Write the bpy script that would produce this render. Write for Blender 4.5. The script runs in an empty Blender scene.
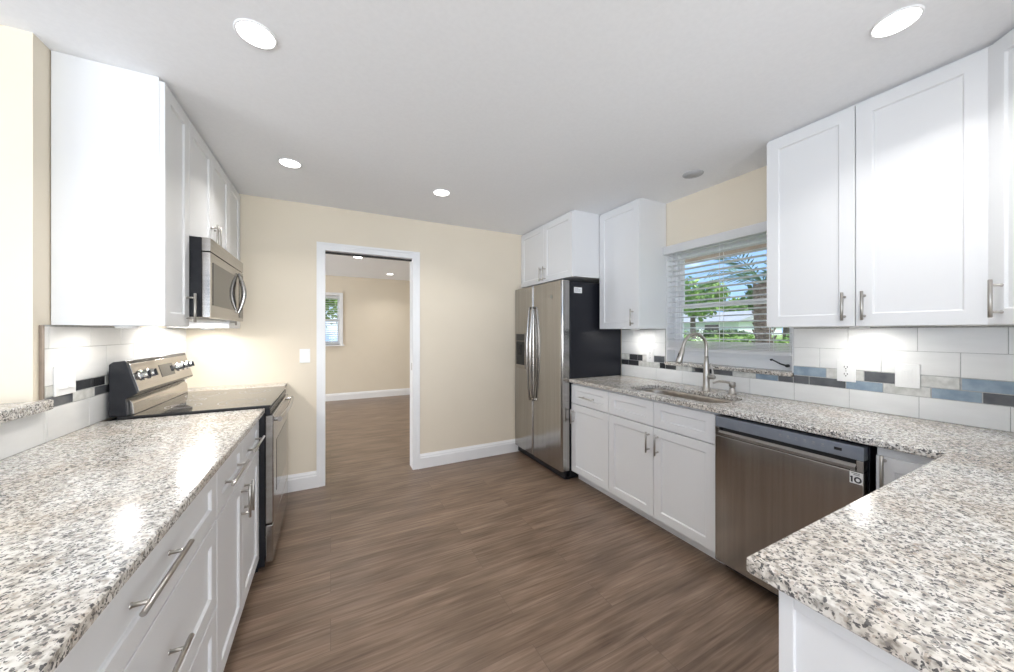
import bpy, bmesh, math, random
from mathutils import Vector, Matrix
from mathutils.geometry import tessellate_polygon

PI = math.pi
SC = bpy.context.scene
COL = SC.collection

# ------------------------------------------------------------------ camera, sky, sun, exposure
cam_data = bpy.data.cameras.new('camera')
cam_data.sensor_width = 36
cam_data.lens = 344.6 / 1014 * 36
cam_data.shift_y = -3.94 / 1014
cam_data.clip_start = 0.02
cam_data.clip_end = 500
cam = bpy.data.objects.new('camera', cam_data)
COL.objects.link(cam)
cam.location = (0, 0, 1.334)
cam.rotation_euler = (PI / 2, 0, -0.473)
SC.camera = cam

world = bpy.data.worlds.new('sky')
SC.world = world
world.use_nodes = True
wn, wl = world.node_tree.nodes, world.node_tree.links
wn.clear()
w_out = wn.new('ShaderNodeOutputWorld')
w_bg = wn.new('ShaderNodeBackground')
w_tc = wn.new('ShaderNodeTexCoord')
w_sep = wn.new('ShaderNodeSeparateXYZ')
w_grad = wn.new('ShaderNodeValToRGB')
w_grad.color_ramp.elements[0].position = 0.0
w_grad.color_ramp.elements[0].color = (0.28, 0.43, 0.64, 1)
w_grad.color_ramp.elements[1].position = 0.5
w_grad.color_ramp.elements[1].color = (0.12, 0.26, 0.55, 1)
w_map = wn.new('ShaderNodeMapping')
w_map.inputs['Scale'].default_value = (1, 1, 2.2)
w_noise = wn.new('ShaderNodeTexNoise')
w_noise.inputs['Scale'].default_value = 3.2
w_noise.inputs['Detail'].default_value = 8
w_cr = wn.new('ShaderNodeValToRGB')
w_cr.color_ramp.elements[0].position = 0.46
w_cr.color_ramp.elements[1].position = 0.60
w_mix = wn.new('ShaderNodeMixRGB')
w_mix.inputs['Color2'].default_value = (0.95, 0.96, 0.98, 1)
wl.new(w_tc.outputs['Generated'], w_sep.inputs[0])
wl.new(w_sep.outputs['Z'], w_grad.inputs['Fac'])
wl.new(w_tc.outputs['Generated'], w_map.inputs['Vector'])
wl.new(w_map.outputs[0], w_noise.inputs['Vector'])
wl.new(w_noise.outputs['Fac'], w_cr.inputs['Fac'])
wl.new(w_cr.outputs['Color'], w_mix.inputs['Fac'])
wl.new(w_grad.outputs['Color'], w_mix.inputs['Color1'])
wl.new(w_mix.outputs['Color'], w_bg.inputs['Color'])
w_bg.inputs['Strength'].default_value = 2.1
wl.new(w_bg.outputs[0], w_out.inputs['Surface'])

sun_data = bpy.data.lights.new('sun', 'SUN')
sun_data.energy = 4.5
sun_data.angle = 0.01
sun_data.color = (1.0, 0.96, 0.88)
sun = bpy.data.objects.new('sun', sun_data)
COL.objects.link(sun)
sun.rotation_euler = (math.radians(38), 0, math.radians(40))

LAMP_W = 4.0      # each recessed ceiling lamp
PUCK_W = 0.8       # each under-cabinet lamp

def fill_area(name, loc, rot, sx, sy, w):
    a = bpy.data.lights.new(name, 'AREA')
    a.shape = 'RECTANGLE'
    a.size, a.size_y = sx, sy
    a.energy = w
    a.color = (0.93, 0.97, 1.0)
    o = bpy.data.objects.new(name, a)
    COL.objects.link(o)
    o.location, o.rotation_euler = loc, rot
    return o


# unseen fill panels added at the open sides to brighten ceiling and rooms
fill_area('fill_rear', (0.2, -3.95, 1.0), (math.radians(138), 0, 0), 4.4, 2.0, 200)
fill_area('fill_left', (-5.0, -1.6, 1.0), (math.radians(128), 0, -PI / 2), 4.0, 2.0, 150)
fill_area('fill_next_room', (-5.0, 5.6, 1.0), (math.radians(125), 0, -PI / 2), 3.0, 2.0, 160)
vs = SC.view_settings
vs.view_transform = 'Standard'
vs.look = 'None'
vs.gamma = 1
vs.use_curve_mapping = False
vs.exposure = 0.15

# ------------------------------------------------------------------ materials
def new_mat(name, color=(0.8, 0.8, 0.8), rough=0.5, metal=0.0, spec=None, coat=0.0, trans=0.0, emit=None, estr=0):
    m = bpy.data.materials.new(name)
    m.use_nodes = True
    b = m.node_tree.nodes['Principled BSDF']
    b.inputs['Base Color'].default_value = (*color, 1)
    b.inputs['Roughness'].default_value = rough
    b.inputs['Metallic'].default_value = metal
    if spec is not None:
        b.inputs['Specular IOR Level'].default_value = spec
    b.inputs['Coat Weight'].default_value = coat
    b.inputs['Transmission Weight'].default_value = trans
    if emit:
        b.inputs['Emission Color'].default_value = (*emit, 1)
        b.inputs['Emission Strength'].default_value = estr
    return m


def nodes_of(m):
    return m.node_tree.nodes, m.node_tree.links, m.node_tree.nodes['Principled BSDF']


def ramp(n, stops, interp='LINEAR'):
    r = n.new('ShaderNodeValToRGB')
    cr = r.color_ramp
    cr.interpolation = interp
    while len(cr.elements) > 1:
        cr.elements.remove(cr.elements[0])
    cr.elements[0].position = stops[0][0]
    cr.elements[0].color = (*stops[0][1], 1)
    for p, c in stops[1:]:
        e = cr.elements.new(p)
        e.color = (*c, 1)
    return r


def coords(n, l, scale=(1, 1, 1), kind='Object'):
    tc = n.new('ShaderNodeTexCoord')
    mp = n.new('ShaderNodeMapping')
    mp.inputs['Scale'].default_value = scale
    l.new(tc.outputs[kind], mp.inputs['Vector'])
    return mp


def noise_color(m, c1, c2, scale=5, detail=4, stretch=(1, 1, 1), bump=0.0, lo=0.35, hi=0.65):
    n, l, b = nodes_of(m)
    mp = coords(n, l, stretch)
    t = n.new('ShaderNodeTexNoise')
    t.inputs['Scale'].default_value = scale
    t.inputs['Detail'].default_value = detail
    l.new(mp.outputs[0], t.inputs['Vector'])
    r = ramp(n, [(lo, c1), (hi, c2)])
    l.new(t.outputs['Fac'], r.inputs['Fac'])
    l.new(r.outputs['Color'], b.inputs['Base Color'])
    if bump:
        bp = n.new('ShaderNodeBump')
        bp.inputs['Strength'].default_value = bump
        bp.inputs['Distance'].default_value = 0.01
        l.new(t.outputs['Fac'], bp.inputs['Height'])
        l.new(bp.outputs[0], b.inputs['Normal'])
    return m


M = {}
M['cabinet'] = noise_color(new_mat('cabinet_white', rough=0.32), (0.76, 0.765, 0.78), (0.775, 0.78, 0.79), 2)
M['wall'] = noise_color(new_mat('wall_beige', rough=0.75), (0.77, 0.69, 0.565), (0.785, 0.705, 0.58), 3, 3)
M['ceiling'] = noise_color(new_mat('ceiling_white', rough=0.9), (0.87, 0.88, 0.90), (0.89, 0.90, 0.92), 60, 3, bump=0.05)
M['trim'] = noise_color(new_mat('trim_white', rough=0.35), (0.83, 0.83, 0.84), (0.85, 0.85, 0.86), 3)
M['plastic'] = noise_color(new_mat('white_plastic', rough=0.3), (0.86, 0.86, 0.85), (0.88, 0.88, 0.87), 3)
M['dark'] = noise_color(new_mat('dark_slot', rough=0.6), (0.02, 0.02, 0.02), (0.03, 0.03, 0.03), 8)
M['black'] = noise_color(new_mat('black_enamel', rough=0.22, spec=0.3), (0.012, 0.013, 0.017), (0.016, 0.017, 0.021), 30)
M['black_side'] = noise_color(new_mat('black_textured_side', rough=0.25, spec=0.25), (0.012, 0.013, 0.018), (0.02, 0.021, 0.027), 260, 2, bump=0.08)
M['blackglass'] = noise_color(new_mat('ceramic_glass', rough=0.05), (0.02, 0.02, 0.022), (0.028, 0.028, 0.03), 200)
M['ovenglass'] = noise_color(new_mat('oven_glass', rough=0.05), (0.03, 0.028, 0.026), (0.04, 0.037, 0.034), 100)
M['nickel'] = noise_color(new_mat('brushed_nickel', rough=0.28, metal=1), (0.43, 0.41, 0.38), (0.50, 0.475, 0.45), 40, 2, (1, 1, 0.05))
M['chrome'] = noise_color(new_mat('polished_chrome', rough=0.08, metal=1), (0.72, 0.72, 0.73), (0.76, 0.76, 0.77), 4)
M['grout'] = noise_color(new_mat('grout', rough=0.9), (0.40, 0.40, 0.39), (0.50, 0.50, 0.49), 90)
M['tile'] = noise_color(new_mat('white_tile', rough=0.12), (0.80, 0.80, 0.79), (0.84, 0.84, 0.83), 6, 2, (1, 1, 4))
M['tile_dark'] = noise_color(new_mat('charcoal_glass_tile', rough=0.08), (0.10, 0.105, 0.115), (0.15, 0.155, 0.165), 14)
M['tile_black'] = noise_color(new_mat('black_glass_tile', rough=0.06), (0.028, 0.029, 0.032), (0.05, 0.05, 0.055), 14)
M['tile_blue'] = noise_color(new_mat('slate_blue_glass_tile', rough=0.08), (0.24, 0.32, 0.40), (0.35, 0.43, 0.51), 18)
M['tile_light'] = noise_color(new_mat('pale_stone_tile', rough=0.25), (0.56, 0.56, 0.53), (0.74, 0.74, 0.71), 30)
M['bronze'] = noise_color(new_mat('edge_trim_metal', rough=0.4, metal=0.6), (0.28, 0.23, 0.19), (0.34, 0.28, 0.23), 20)
M['lens'] = new_mat('lamp_lens', (1, 1, 1), 0.4, emit=(1.0, 0.98, 0.95), estr=9)
M['unlit'] = noise_color(new_mat('unlit_lamp_baffle', rough=0.5), (0.50, 0.51, 0.53), (0.56, 0.57, 0.59), 10)
M['slat'] = noise_color(new_mat('blind_slat_white', rough=0.4), (0.90, 0.90, 0.91), (0.92, 0.92, 0.93), 4)
_n, _l, _b = nodes_of(M['slat'])
_t = _n.new('ShaderNodeBsdfTranslucent')
_t.inputs['Color'].default_value = (0.96, 0.96, 0.97, 1)
_m = _n.new('ShaderNodeMixShader')
_m.inputs['Fac'].default_value = 0.5
_l.new(_b.outputs[0], _m.inputs[1])
_l.new(_t.outputs[0], _m.inputs[2])
_l.new(_m.outputs[0], _n['Material Output'].inputs['Surface'])
M['label'] = noise_color(new_mat('label_paper', rough=0.5), (0.85, 0.85, 0.84), (0.88, 0.88, 0.87), 10)
M['ink'] = noise_color(new_mat('label_ink', rough=0.6), (0.03, 0.03, 0.035), (0.05, 0.05, 0.055), 30)
M['greyink'] = noise_color(new_mat('grey_ink', rough=0.6), (0.30, 0.31, 0.34), (0.36, 0.37, 0.40), 30)
M['control'] = noise_color(new_mat('control_strip', rough=0.35, metal=0.5), (0.25, 0.28, 0.33), (0.28, 0.31, 0.36), 30)
M['badge'] = noise_color(new_mat('grey_badge', rough=0.4, metal=0.6), (0.28, 0.27, 0.24), (0.34, 0.33, 0.30), 30)
M['sinksteel'] = noise_color(new_mat('sink_steel', rough=0.3, metal=1), (0.42, 0.38, 0.34), (0.50, 0.46, 0.42), 30)


def steel(name, c1, c2, rough, stretch):
    m = new_mat(name, rough=rough, metal=1)
    n, l, b = nodes_of(m)
    mp = coords(n, l, stretch)
    t = n.new('ShaderNodeTexNoise')
    t.inputs['Scale'].default_value = 60
    t.inputs['Detail'].default_value = 3
    l.new(mp.outputs[0], t.inputs['Vector'])
    r = ramp(n, [(0.3, c1), (0.7, c2)])
    l.new(t.outputs['Fac'], r.inputs['Fac'])
    l.new(r.outputs['Color'], b.inputs['Base Color'])
    mr = n.new('ShaderNodeMapRange')
    mr.inputs['To Min'].default_value = rough * 0.85
    mr.inputs['To Max'].default_value = rough * 1.2
    l.new(t.outputs['Fac'], mr.inputs['Value'])
    l.new(mr.outputs[0], b.inputs['Roughness'])
    # gentle waviness of rolled sheet
    t2 = n.new('ShaderNodeTexNoise')
    t2.inputs['Scale'].default_value = 2.2
    t2.inputs['Detail'].default_value = 1
    mp2 = coords(n, l, (1, 1, 0.25))
    l.new(mp2.outputs[0], t2.inputs['Vector'])
    bp = n.new('ShaderNodeBump')
    bp.inputs['Strength'].default_value = 0.5
    bp.inputs['Distance'].default_value = 0.03
    l.new(t2.outputs['Fac'], bp.inputs['Height'])
    l.new(bp.outputs[0], b.inputs['Normal'])
    return m


M['steel'] = steel('stainless_sheet', (0.40, 0.385, 0.37), (0.47, 0.455, 0.435), 0.17, (1, 1, 0.02))
M['steel_h'] = steel('stainless_sheet_horizontal', (0.36, 0.34, 0.32), (0.43, 0.41, 0.39), 0.18, (0.03, 0.03, 1))


def granite():
    m = new_mat('speckled_granite', rough=0.18)
    n, l, b = nodes_of(m)
    mp = coords(n, l)
    w = n.new('ShaderNodeTexNoise')
    w.inputs['Scale'].default_value = 110
    w.inputs['Detail'].default_value = 2
    l.new(mp.outputs[0], w.inputs['Vector'])
    add = n.new('ShaderNodeMixRGB')
    add.blend_type = 'ADD'
    add.inputs['Fac'].default_value = 0.011
    l.new(mp.outputs[0], add.inputs['Color1'])
    l.new(w.outputs['Color'], add.inputs['Color2'])

    def vor(scale, stops):
        v = n.new('ShaderNodeTexVoronoi')
        v.inputs['Scale'].default_value = scale
        l.new(add.outputs[0], v.inputs['Vector'])
        s = n.new('ShaderNodeSeparateColor')
        l.new(v.outputs['Color'], s.inputs[0])
        r = ramp(n, stops, 'CONSTANT')
        l.new(s.outputs[0], r.inputs['Fac'])
        return r
    def over(a_out, mask, colr):
        x = n.new('ShaderNodeMixRGB')
        l.new(mask.outputs['Color'], x.inputs['Fac'])
        l.new(a_out, x.inputs['Color1'])
        if isinstance(colr, tuple):
            x.inputs['Color2'].default_value = (*colr, 1)
        else:
            l.new(colr, x.inputs['Color2'])
        return x.outputs[0]

    def cloud(scale, stops, detail=3):
        t = n.new('ShaderNodeTexNoise')
        t.inputs['Scale'].default_value = scale
        t.inputs['Detail'].default_value = detail
        l.new(mp.outputs[0], t.inputs['Vector'])
        r = ramp(n, stops)
        l.new(t.outputs['Fac'], r.inputs['Fac'])
        return r
    W, K_ = (1, 1, 1), (0, 0, 0)
    c = cloud(75, [(0.34, (0.34, 0.32, 0.295)), (0.45, (0.60, 0.575, 0.535)), (0.57, (0.79, 0.775, 0.745))], 5).outputs['Color']
    c = over(c, vor(190, [(0, K_), (0.70, (0.6, 0.6, 0.6)), (0.80, K_)]), (0.42, 0.35, 0.29))
    c = over(c, vor(230, [(0, K_), (0.36, (0.8, 0.8, 0.8)), (0.465, K_)]), (0.25, 0.24, 0.235))
    c = over(c, vor(270, [(0, K_), (0.60, (0.95, 0.95, 0.95)), (0.74, K_)]), (0.10, 0.098, 0.10))
    c = over(c, vor(165, [(0, K_), (0.20, (0.9, 0.9, 0.9)), (0.25, K_)]), (0.07, 0.07, 0.075))
    br_ = cloud(5, [(0.38, (0.88, 0.83, 0.78)), (0.6, W)])
    mul2 = n.new('ShaderNodeMixRGB')
    mul2.blend_type = 'MULTIPLY'
    mul2.inputs['Fac'].default_value = 1
    l.new(c, mul2.inputs['Color1'])
    l.new(br_.outputs['Color'], mul2.inputs['Color2'])
    l.new(mul2.outputs[0], b.inputs['Base Color'])
    return m


M['granite'] = granite()


def planks():
    m = new_mat('vinyl_plank_floor', rough=0.32)
    n, l, b = nodes_of(m)
    mp = coords(n, l)
    br = n.new('ShaderNodeTexBrick')
    br.offset = 0.37
    br.inputs['Scale'].default_value = 1
    br.inputs['Brick Width'].default_value = 1.22
    br.inputs['Row Height'].default_value = 0.18
    br.inputs['Mortar Size'].default_value = 0.0012
    br.inputs['Mortar Smooth'].default_value = 0.3
    br.inputs['Bias'].default_value = 0.0
    br.inputs['Color1'].default_value = (0.0, 0.0, 0.0, 1)
    br.inputs['Color2'].default_value = (1, 1, 1, 1)
    br.inputs['Mortar'].default_value = (0.5, 0.5, 0.5, 1)
    l.new(mp.outputs[0], br.inputs['Vector'])
    # per-plank shift of the grain
    sh = n.new('ShaderNodeMixRGB')
    sh.blend_type = 'ADD'
    sh.inputs['Fac'].default_value = 1
    l.new(br.outputs['Color'], sh.inputs['Color2'])
    mp2 = coords(n, l, (1.1, 24, 1))
    l.new(mp2.outputs[0], sh.inputs['Color1'])
    g = n.new('ShaderNodeTexNoise')
    g.inputs['Scale'].default_value = 2.4
    g.inputs['Detail'].default_value = 9
    g.inputs['Roughness'].default_value = 0.56
    g.inputs['Distortion'].default_value = 0.7
    l.new(sh.outputs[0], g.inputs['Vector'])
    r = ramp(n, [(0.28, (0.110, 0.068, 0.046)), (0.42, (0.175, 0.118, 0.082)), (0.56, (0.225, 0.158, 0.115)), (0.74, (0.30, 0.222, 0.168))])
    l.new(g.outputs['Fac'], r.inputs['Fac'])
    tint = ramp(n, [(0, (0.90, 0.90, 0.90)), (1, (1.06, 1.06, 1.06))])
    l.new(br.outputs['Color'], tint.inputs['Fac'])
    mu = n.new('ShaderNodeMixRGB')
    mu.blend_type = 'MULTIPLY'
    mu.inputs['Fac'].default_value = 1
    l.new(r.outputs['Color'], mu.inputs['Color1'])
    l.new(tint.outputs['Color'], mu.inputs['Color2'])
    big = n.new('ShaderNodeTexNoise')
    big.inputs['Scale'].default_value = 3.0
    big.inputs['Detail'].default_value = 4
    mp3 = coords(n, l, (0.8, 3.2, 1))
    l.new(mp3.outputs[0], big.inputs['Vector'])
    bigr = ramp(n, [(0.35, (0.78, 0.76, 0.74)), (0.65, (1.14, 1.13, 1.12))])
    l.new(big.outputs['Fac'], bigr.inputs['Fac'])
    mu0 = mu
    mu = n.new('ShaderNodeMixRGB')
    mu.blend_type = 'MULTIPLY'
    mu.inputs['Fac'].default_value = 1
    l.new(mu0.outputs[0], mu.inputs['Color1'])
    l.new(bigr.outputs['Color'], mu.inputs['Color2'])
    jo = n.new('ShaderNodeMixRGB')
    jo.inputs['Color2'].default_value = (0.12, 0.08, 0.06, 1)
    l.new(br.outputs['Fac'], jo.inputs['Fac'])
    l.new(mu.outputs[0], jo.inputs['Color1'])
    l.new(jo.outputs[0], b.inputs['Base Color'])
    bp = n.new('ShaderNodeBump')
    bp.inputs['Strength'].default_value = 0.12
    bp.inputs['Distance'].default_value = 0.003
    l.new(g.outputs['Fac'], bp.inputs['Height'])
    l.new(bp.outputs[0], b.inputs['Normal'])
    return m


M['floor'] = planks()
M['lawn'] = noise_color(new_mat('lawn_grass', rough=0.9), (0.10, 0.20, 0.03), (0.30, 0.42, 0.08), 14, 6, bump=0.4)
M['leaf_dark'] = noise_color(new_mat('dark_leaves', rough=0.6), (0.03, 0.07, 0.02), (0.10, 0.19, 0.05), 3, 3)
M['leaf_light'] = noise_color(new_mat('light_leaves', rough=0.6), (0.13, 0.26, 0.05), (0.34, 0.50, 0.12), 3, 3)
M['leaf_palm'] = noise_color(new_mat('palm_fronds', rough=0.5), (0.04, 0.09, 0.05), (0.13, 0.22, 0.10), 5, 3)
M['bark'] = noise_color(new_mat('bark', rough=0.9), (0.10, 0.07, 0.055), (0.28, 0.21, 0.17), 16, 5, (1, 1, 2.5), bump=0.5)
M['stucco'] = noise_color(new_mat('white_stucco', rough=0.8), (0.78, 0.79, 0.80), (0.84, 0.85, 0.86), 20)
M['roofing'] = noise_color(new_mat('grey_shingle', rough=0.8), (0.33, 0.34, 0.36), (0.45, 0.46, 0.48), 12)
M['soffit'] = noise_color(new_mat('soffit_brown', rough=0.7), (0.42, 0.31, 0.26), (0.52, 0.40, 0.34), 6)


def glass_mat():
    m = bpy.data.materials.new('window_glass')
    m.use_nodes = True
    n, l = m.node_tree.nodes, m.node_tree.links
    n.clear()
    o = n.new('ShaderNodeOutputMaterial')
    mx = n.new('ShaderNodeMixShader')
    tr = n.new('ShaderNodeBsdfTransparent')
    tr.inputs['Color'].default_value = (0.95, 0.97, 0.98, 1)
    gl = n.new('ShaderNodeBsdfGlossy')
    gl.inputs['Roughness'].default_value = 0.02
    fr = n.new('ShaderNodeFresnel')
    fr.inputs['IOR'].default_value = 1.4
    l.new(fr.outputs[0], mx.inputs['Fac'])
    l.new(tr.outputs[0], mx.inputs[1])
    l.new(gl.outputs[0], mx.inputs[2])
    l.new(mx.outputs[0], o.inputs['Surface'])
    return m


M['glass'] = glass_mat()

# ------------------------------------------------------------------ mesh helpers
class MB:
    def __init__(s):
        s.bm = bmesh.new()
        s.mats = []

    def mi(s, mat):
        if mat is None:
            return 0
        if mat not in s.mats:
            s.mats.append(mat)
        return s.mats.index(mat)

    def _merge(s, tmp, mat, smooth=False):
        k = s.mi(mat)
        vmap = {v: s.bm.verts.new(v.co) for v in tmp.verts}
        for f in tmp.faces:
            try:
                nf = s.bm.faces.new([vmap[v] for v in f.verts])
            except ValueError:
                continue
            nf.material_index = k
            nf.smooth = smooth or f.smooth
        tmp.free()

    def box(s, x0, x1, y0, y1, z0, z1, mat=None, bevel=0.0, seg=2):
        t = bmesh.new()
        bmesh.ops.create_cube(t, size=1)
        for v in t.verts:
            v.co = Vector(((x0 + x1) / 2 + v.co.x * (x1 - x0), (y0 + y1) / 2 + v.co.y * (y1 - y0), (z0 + z1) / 2 + v.co.z * (z1 - z0)))
        if bevel > 0:
            bmesh.ops.bevel(t, geom=list(t.edges), offset=bevel, segments=seg, profile=0.5, affect='EDGES')
        bmesh.ops.recalc_face_normals(t, faces=t.faces)
        s._merge(t, mat)
        return s

    def cyl(s, p0, p1, r0, r1=None, n=20, mat=None, caps=True):
        r1 = r0 if r1 is None else r1
        return s.tube([p0, p1], [r0, r1], n, mat, caps, smooth=True)

    def tube(s, pts, radii, n=12, mat=None, caps=True, smooth=True, flat=None):
        k = s.mi(mat)
        pts = [Vector(p) for p in pts]
        if not isinstance(radii, (list, tuple)):
            radii = [radii] * len(pts)
        rings = []
        up = None
        for i, p in enumerate(pts):
            if i == 0:
                d = pts[1] - pts[0]
            elif i == len(pts) - 1:
                d = pts[-1] - pts[-2]
            else:
                d = (pts[i + 1] - pts[i]).normalized() + (pts[i] - pts[i - 1]).normalized()
            d.normalize()
            if up is None:
                up = Vector((0, 0, 1)) if abs(d.z) < 0.9 else Vector((0, 1, 0))
            a = d.cross(up)
            if a.length < 1e-4:
                a = d.cross(Vector((1, 0, 0)))
            a.normalize()
            b = a.cross(d).normalized()
            up = b
            ring = []
            for j in range(n):
                t = 2 * PI * j / n
                fa, fb = (1, 1) if flat is None else flat
                ring.append(s.bm.verts.new(p + (a * math.cos(t) * fa + b * math.sin(t) * fb) * radii[i]))
            rings.append(ring)
        for i in range(len(rings) - 1):
            for j in range(n):
                f = s.bm.faces.new((rings[i][j], rings[i][(j + 1) % n], rings[i + 1][(j + 1) % n], rings[i + 1][j]))
                f.smooth = smooth
                f.material_index = k
        if caps:
            for r in (rings[0][::-1], rings[-1]):
                c = [s.bm.verts.new(v.co) for v in r]
                f = s.bm.faces.new(c)
                f.material_index = k
        return s

    def lathe(s, prof, center=(0, 0, 0), n=32, mat=None):
        k = s.mi(mat)
        c = Vector(center)
        rings = []
        for r, z in prof:
            if r < 1e-5:
                rings.append([s.bm.verts.new(c + Vector((0, 0, z)))])
            else:
                rings.append([s.bm.verts.new(c + Vector((r * math.cos(2 * PI * j / n), r * math.sin(2 * PI * j / n), z))) for j in range(n)])
        for a, b in zip(rings[:-1], rings[1:]):
            for j in range(n):
                j2 = (j + 1) % n
                if len(a) == 1 and len(b) == 1:
                    continue
                if len(a) == 1:
                    f = s.bm.faces.new((a[0], b[j2], b[j]))
                elif len(b) == 1:
                    f = s.bm.faces.new((a[j], a[j2], b[0]))
                else:
                    f = s.bm.faces.new((a[j], a[j2], b[j2], b[j]))
                f.smooth = True
                f.material_index = k
        return s

    def prism(s, pts, axis, a0, a1, mat=None, bevel=0.0):
        """pts: 2D polygon in the two other axes (in xyz order); extruded along axis."""
        t = bmesh.new()

        def mk(p, a):
            c = list(p)
            c.insert(axis, a)
            return Vector(c)
        lo = [t.verts.new(mk(p, a0)) for p in pts]
        hi = [t.verts.new(mk(p, a1)) for p in pts]
        t.faces.new(lo)
        t.faces.new(hi[::-1])
        for i in range(len(pts)):
            j = (i + 1) % len(pts)
            t.faces.new((lo[i], hi[i], hi[j], lo[j]))
        bmesh.ops.recalc_face_normals(t, faces=t.faces)
        if bevel:
            bmesh.ops.bevel(t, geom=list(t.edges), offset=bevel, segments=2, profile=0.5, affect='EDGES')
        s._merge(t, mat)
        return s

    def quad(s, a, b, c, d, mat=None):
        f = s.bm.faces.new([s.bm.verts.new(Vector(p)) for p in (a, b, c, d)])
        f.material_index = s.mi(mat)
        return s

    def slab(s, outer, z0, z1, holes=(), ch=0.004, mat=None):
        """horizontal slab with eased top/bottom edges and optional holes (xy polygons)"""
        k = s.mi(mat)

        def inset(poly, d):
            res = []
            area = sum(poly[i][0] * poly[(i + 1) % len(poly)][1] - poly[(i + 1) % len(poly)][0] * poly[i][1] for i in range(len(poly)))
            sg = 1 if area > 0 else -1
            for i in range(len(poly)):
                p0, p1, p2 = Vector(poly[i - 1]), Vector(poly[i]), Vector(poly[(i + 1) % len(poly)])
                e1, e2 = (p1 - p0).normalized(), (p2 - p1).normalized()
                n1, n2 = Vector((-e1.y, e1.x)) * sg, Vector((-e2.y, e2.x)) * sg
                q = n1 + n2
                q = q / max(0.3, q.length_squared) * 2
                res.append(p1 + q * d)
            return res
        polys = [list(outer)] + [list(h) for h in holes]
        rings = []
        for pi_, poly in enumerate(polys):
            d = ch if pi_ == 0 else -ch
            i_ = inset(poly, d)
            poly = [Vector(p) for p in poly]
            levels = [(i_, z0), (poly, z0 + ch), (poly, z1 - ch), (i_, z1)]
            vr = [[s.bm.verts.new((p.x, p.y, z)) for p in pl] for pl, z in levels]
            rings.append((vr, i_))
            N = len(poly)
            for a, b in zip(vr[:-1], vr[1:]):
                for j in range(N):
                    f = s.bm.faces.new((a[j], a[(j + 1) % N], b[(j + 1) % N], b[j]))
                    f.material_index = k
        flat = [[Vector((p.x, p.y, 0)) for p in r[1]] for r in rings]
        tris = tessellate_polygon(flat)
        top = [v for r in rings for v in r[0][3]]
        bot = [v for r in rings for v in r[0][0]]
        for t in tris:
            for vv in (top, bot):
                try:
                    f = s.bm.faces.new([vv[i] for i in t])
                    f.material_index = k
                except ValueError:
                    pass
        bmesh.ops.recalc_face_normals(s.bm, faces=s.bm.faces)
        return s

    def build(s, name, mat=None, parent=None, world_space=False, kind=None, label=None):
        """world_space: vertices were given in world coordinates; re-express them in the parent's frame"""
        if world_space and parent is not None:
            inv = world_matrix(parent).inverted()
            for v in s.bm.verts:
                v.co = inv @ v.co
        me = bpy.data.meshes.new(name)
        s.bm.normal_update()
        s.bm.to_mesh(me)
        s.bm.free()
        if s.mats:
            for mm in s.mats:
                me.materials.append(M[mm])
        else:
            me.materials.append(M[mat])
        o = bpy.data.objects.new(name, me)
        COL.objects.link(o)
        if parent is not None:
            o.parent = parent
        if kind:
            o['kind'] = kind
        if label:
            o['label'] = label
        return o


def world_matrix(o):
    m = o.matrix_basis.copy()
    while o.parent is not None:
        o = o.parent
        m = o.matrix_basis @ m
    return m


def thing(name, label, cat, loc=(0, 0, 0), rz=0.0, group=None):
    o = bpy.data.objects.new(name, None)
    o.empty_display_size = 0.05
    COL.objects.link(o)
    o.location = loc
    o.rotation_euler = (0, 0, rz)
    o['label'] = label
    o['category'] = cat
    if group:
        o['group'] = group
    return o


def tag(o, label, cat, group=None):
    o['label'] = label
    o['category'] = cat
    if group:
        o['group'] = group
    return o


def recenter(o):
    """move a single-mesh thing's origin to the base centre of its mesh"""
    vs_ = [v.co for v in o.data.vertices]
    c = Vector(((min(v.x for v in vs_) + max(v.x for v in vs_)) / 2, (min(v.y for v in vs_) + max(v.y for v in vs_)) / 2, min(v.z for v in vs_)))
    o.data.transform(Matrix.Translation(-c))
    o.location = c
    return o


def struct(name, mb, mat=None, parent=None):
    o = mb.build(name, mat, parent)
    if parent is None:
        o['kind'] = 'structure'
    return o


def copy_tree(o, parent=None):
    c = o.copy()
    COL.objects.link(c)
    c.parent = parent
    for ch in list(o.children):
        copy_tree(ch, c)
    return c

# ------------------------------------------------------------------ room dimensions
H = 2.428          # ceiling
D = 3.392          # far kitchen wall
LW = -0.969        # left wall face
RW = 2.55          # right wall face
NY = -0.28         # near wall behind the peninsula counter
WT = 0.15
FY = 7.50          # far wall of the next room
DX0, DX1, DH = -0.042, 0.708, 2.045   # door opening
WY0, WY1, WZ0, WZ1 = 1.09, 2.0, 1.058, 2.04   # window opening

struct('floor', MB().box(-5.2, 3.2, -4.0, FY + 0.15, -0.1, 0.0), 'floor')
struct('ceiling', MB().box(-5.2, RW + WT, -4.0, FY + 0.15, H, H + 0.12), 'ceiling')

# left wall: full height from the pass-through jamb on, low wall under the ledge before it
mb = MB()
mb.box(LW - 0.16, LW, 1.911, D, 0.0, H)
mb.box(LW - 0.16, LW, -3.0, 1.911, 0.0, 1.04)
struct('wall_left', mb, 'wall')
# far wall with doorway
mb = MB()
mb.box(-5.2, DX0 - 0.02, D, D + 0.13, 0.0, H)
mb.box(DX1 + 0.02, RW, D, D + 0.13, 0.0, H)
mb.box(DX0 - 0.02, DX1 + 0.02, D, D + 0.13, DH + 0.02, H)
struct('wall_back', mb, 'wall')
# right wall with window opening
mb = MB()
mb.box(RW, RW + WT, -4.0, WY0, 0.0, H)
mb.box(RW, RW + WT, WY1, FY, 0.0, H)
mb.box(RW, RW + WT, WY0, WY1, 0.0, WZ0)
mb.box(RW, RW + WT, WY0, WY1, WZ1, H)
struct('wall_right', mb, 'wall')
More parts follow.
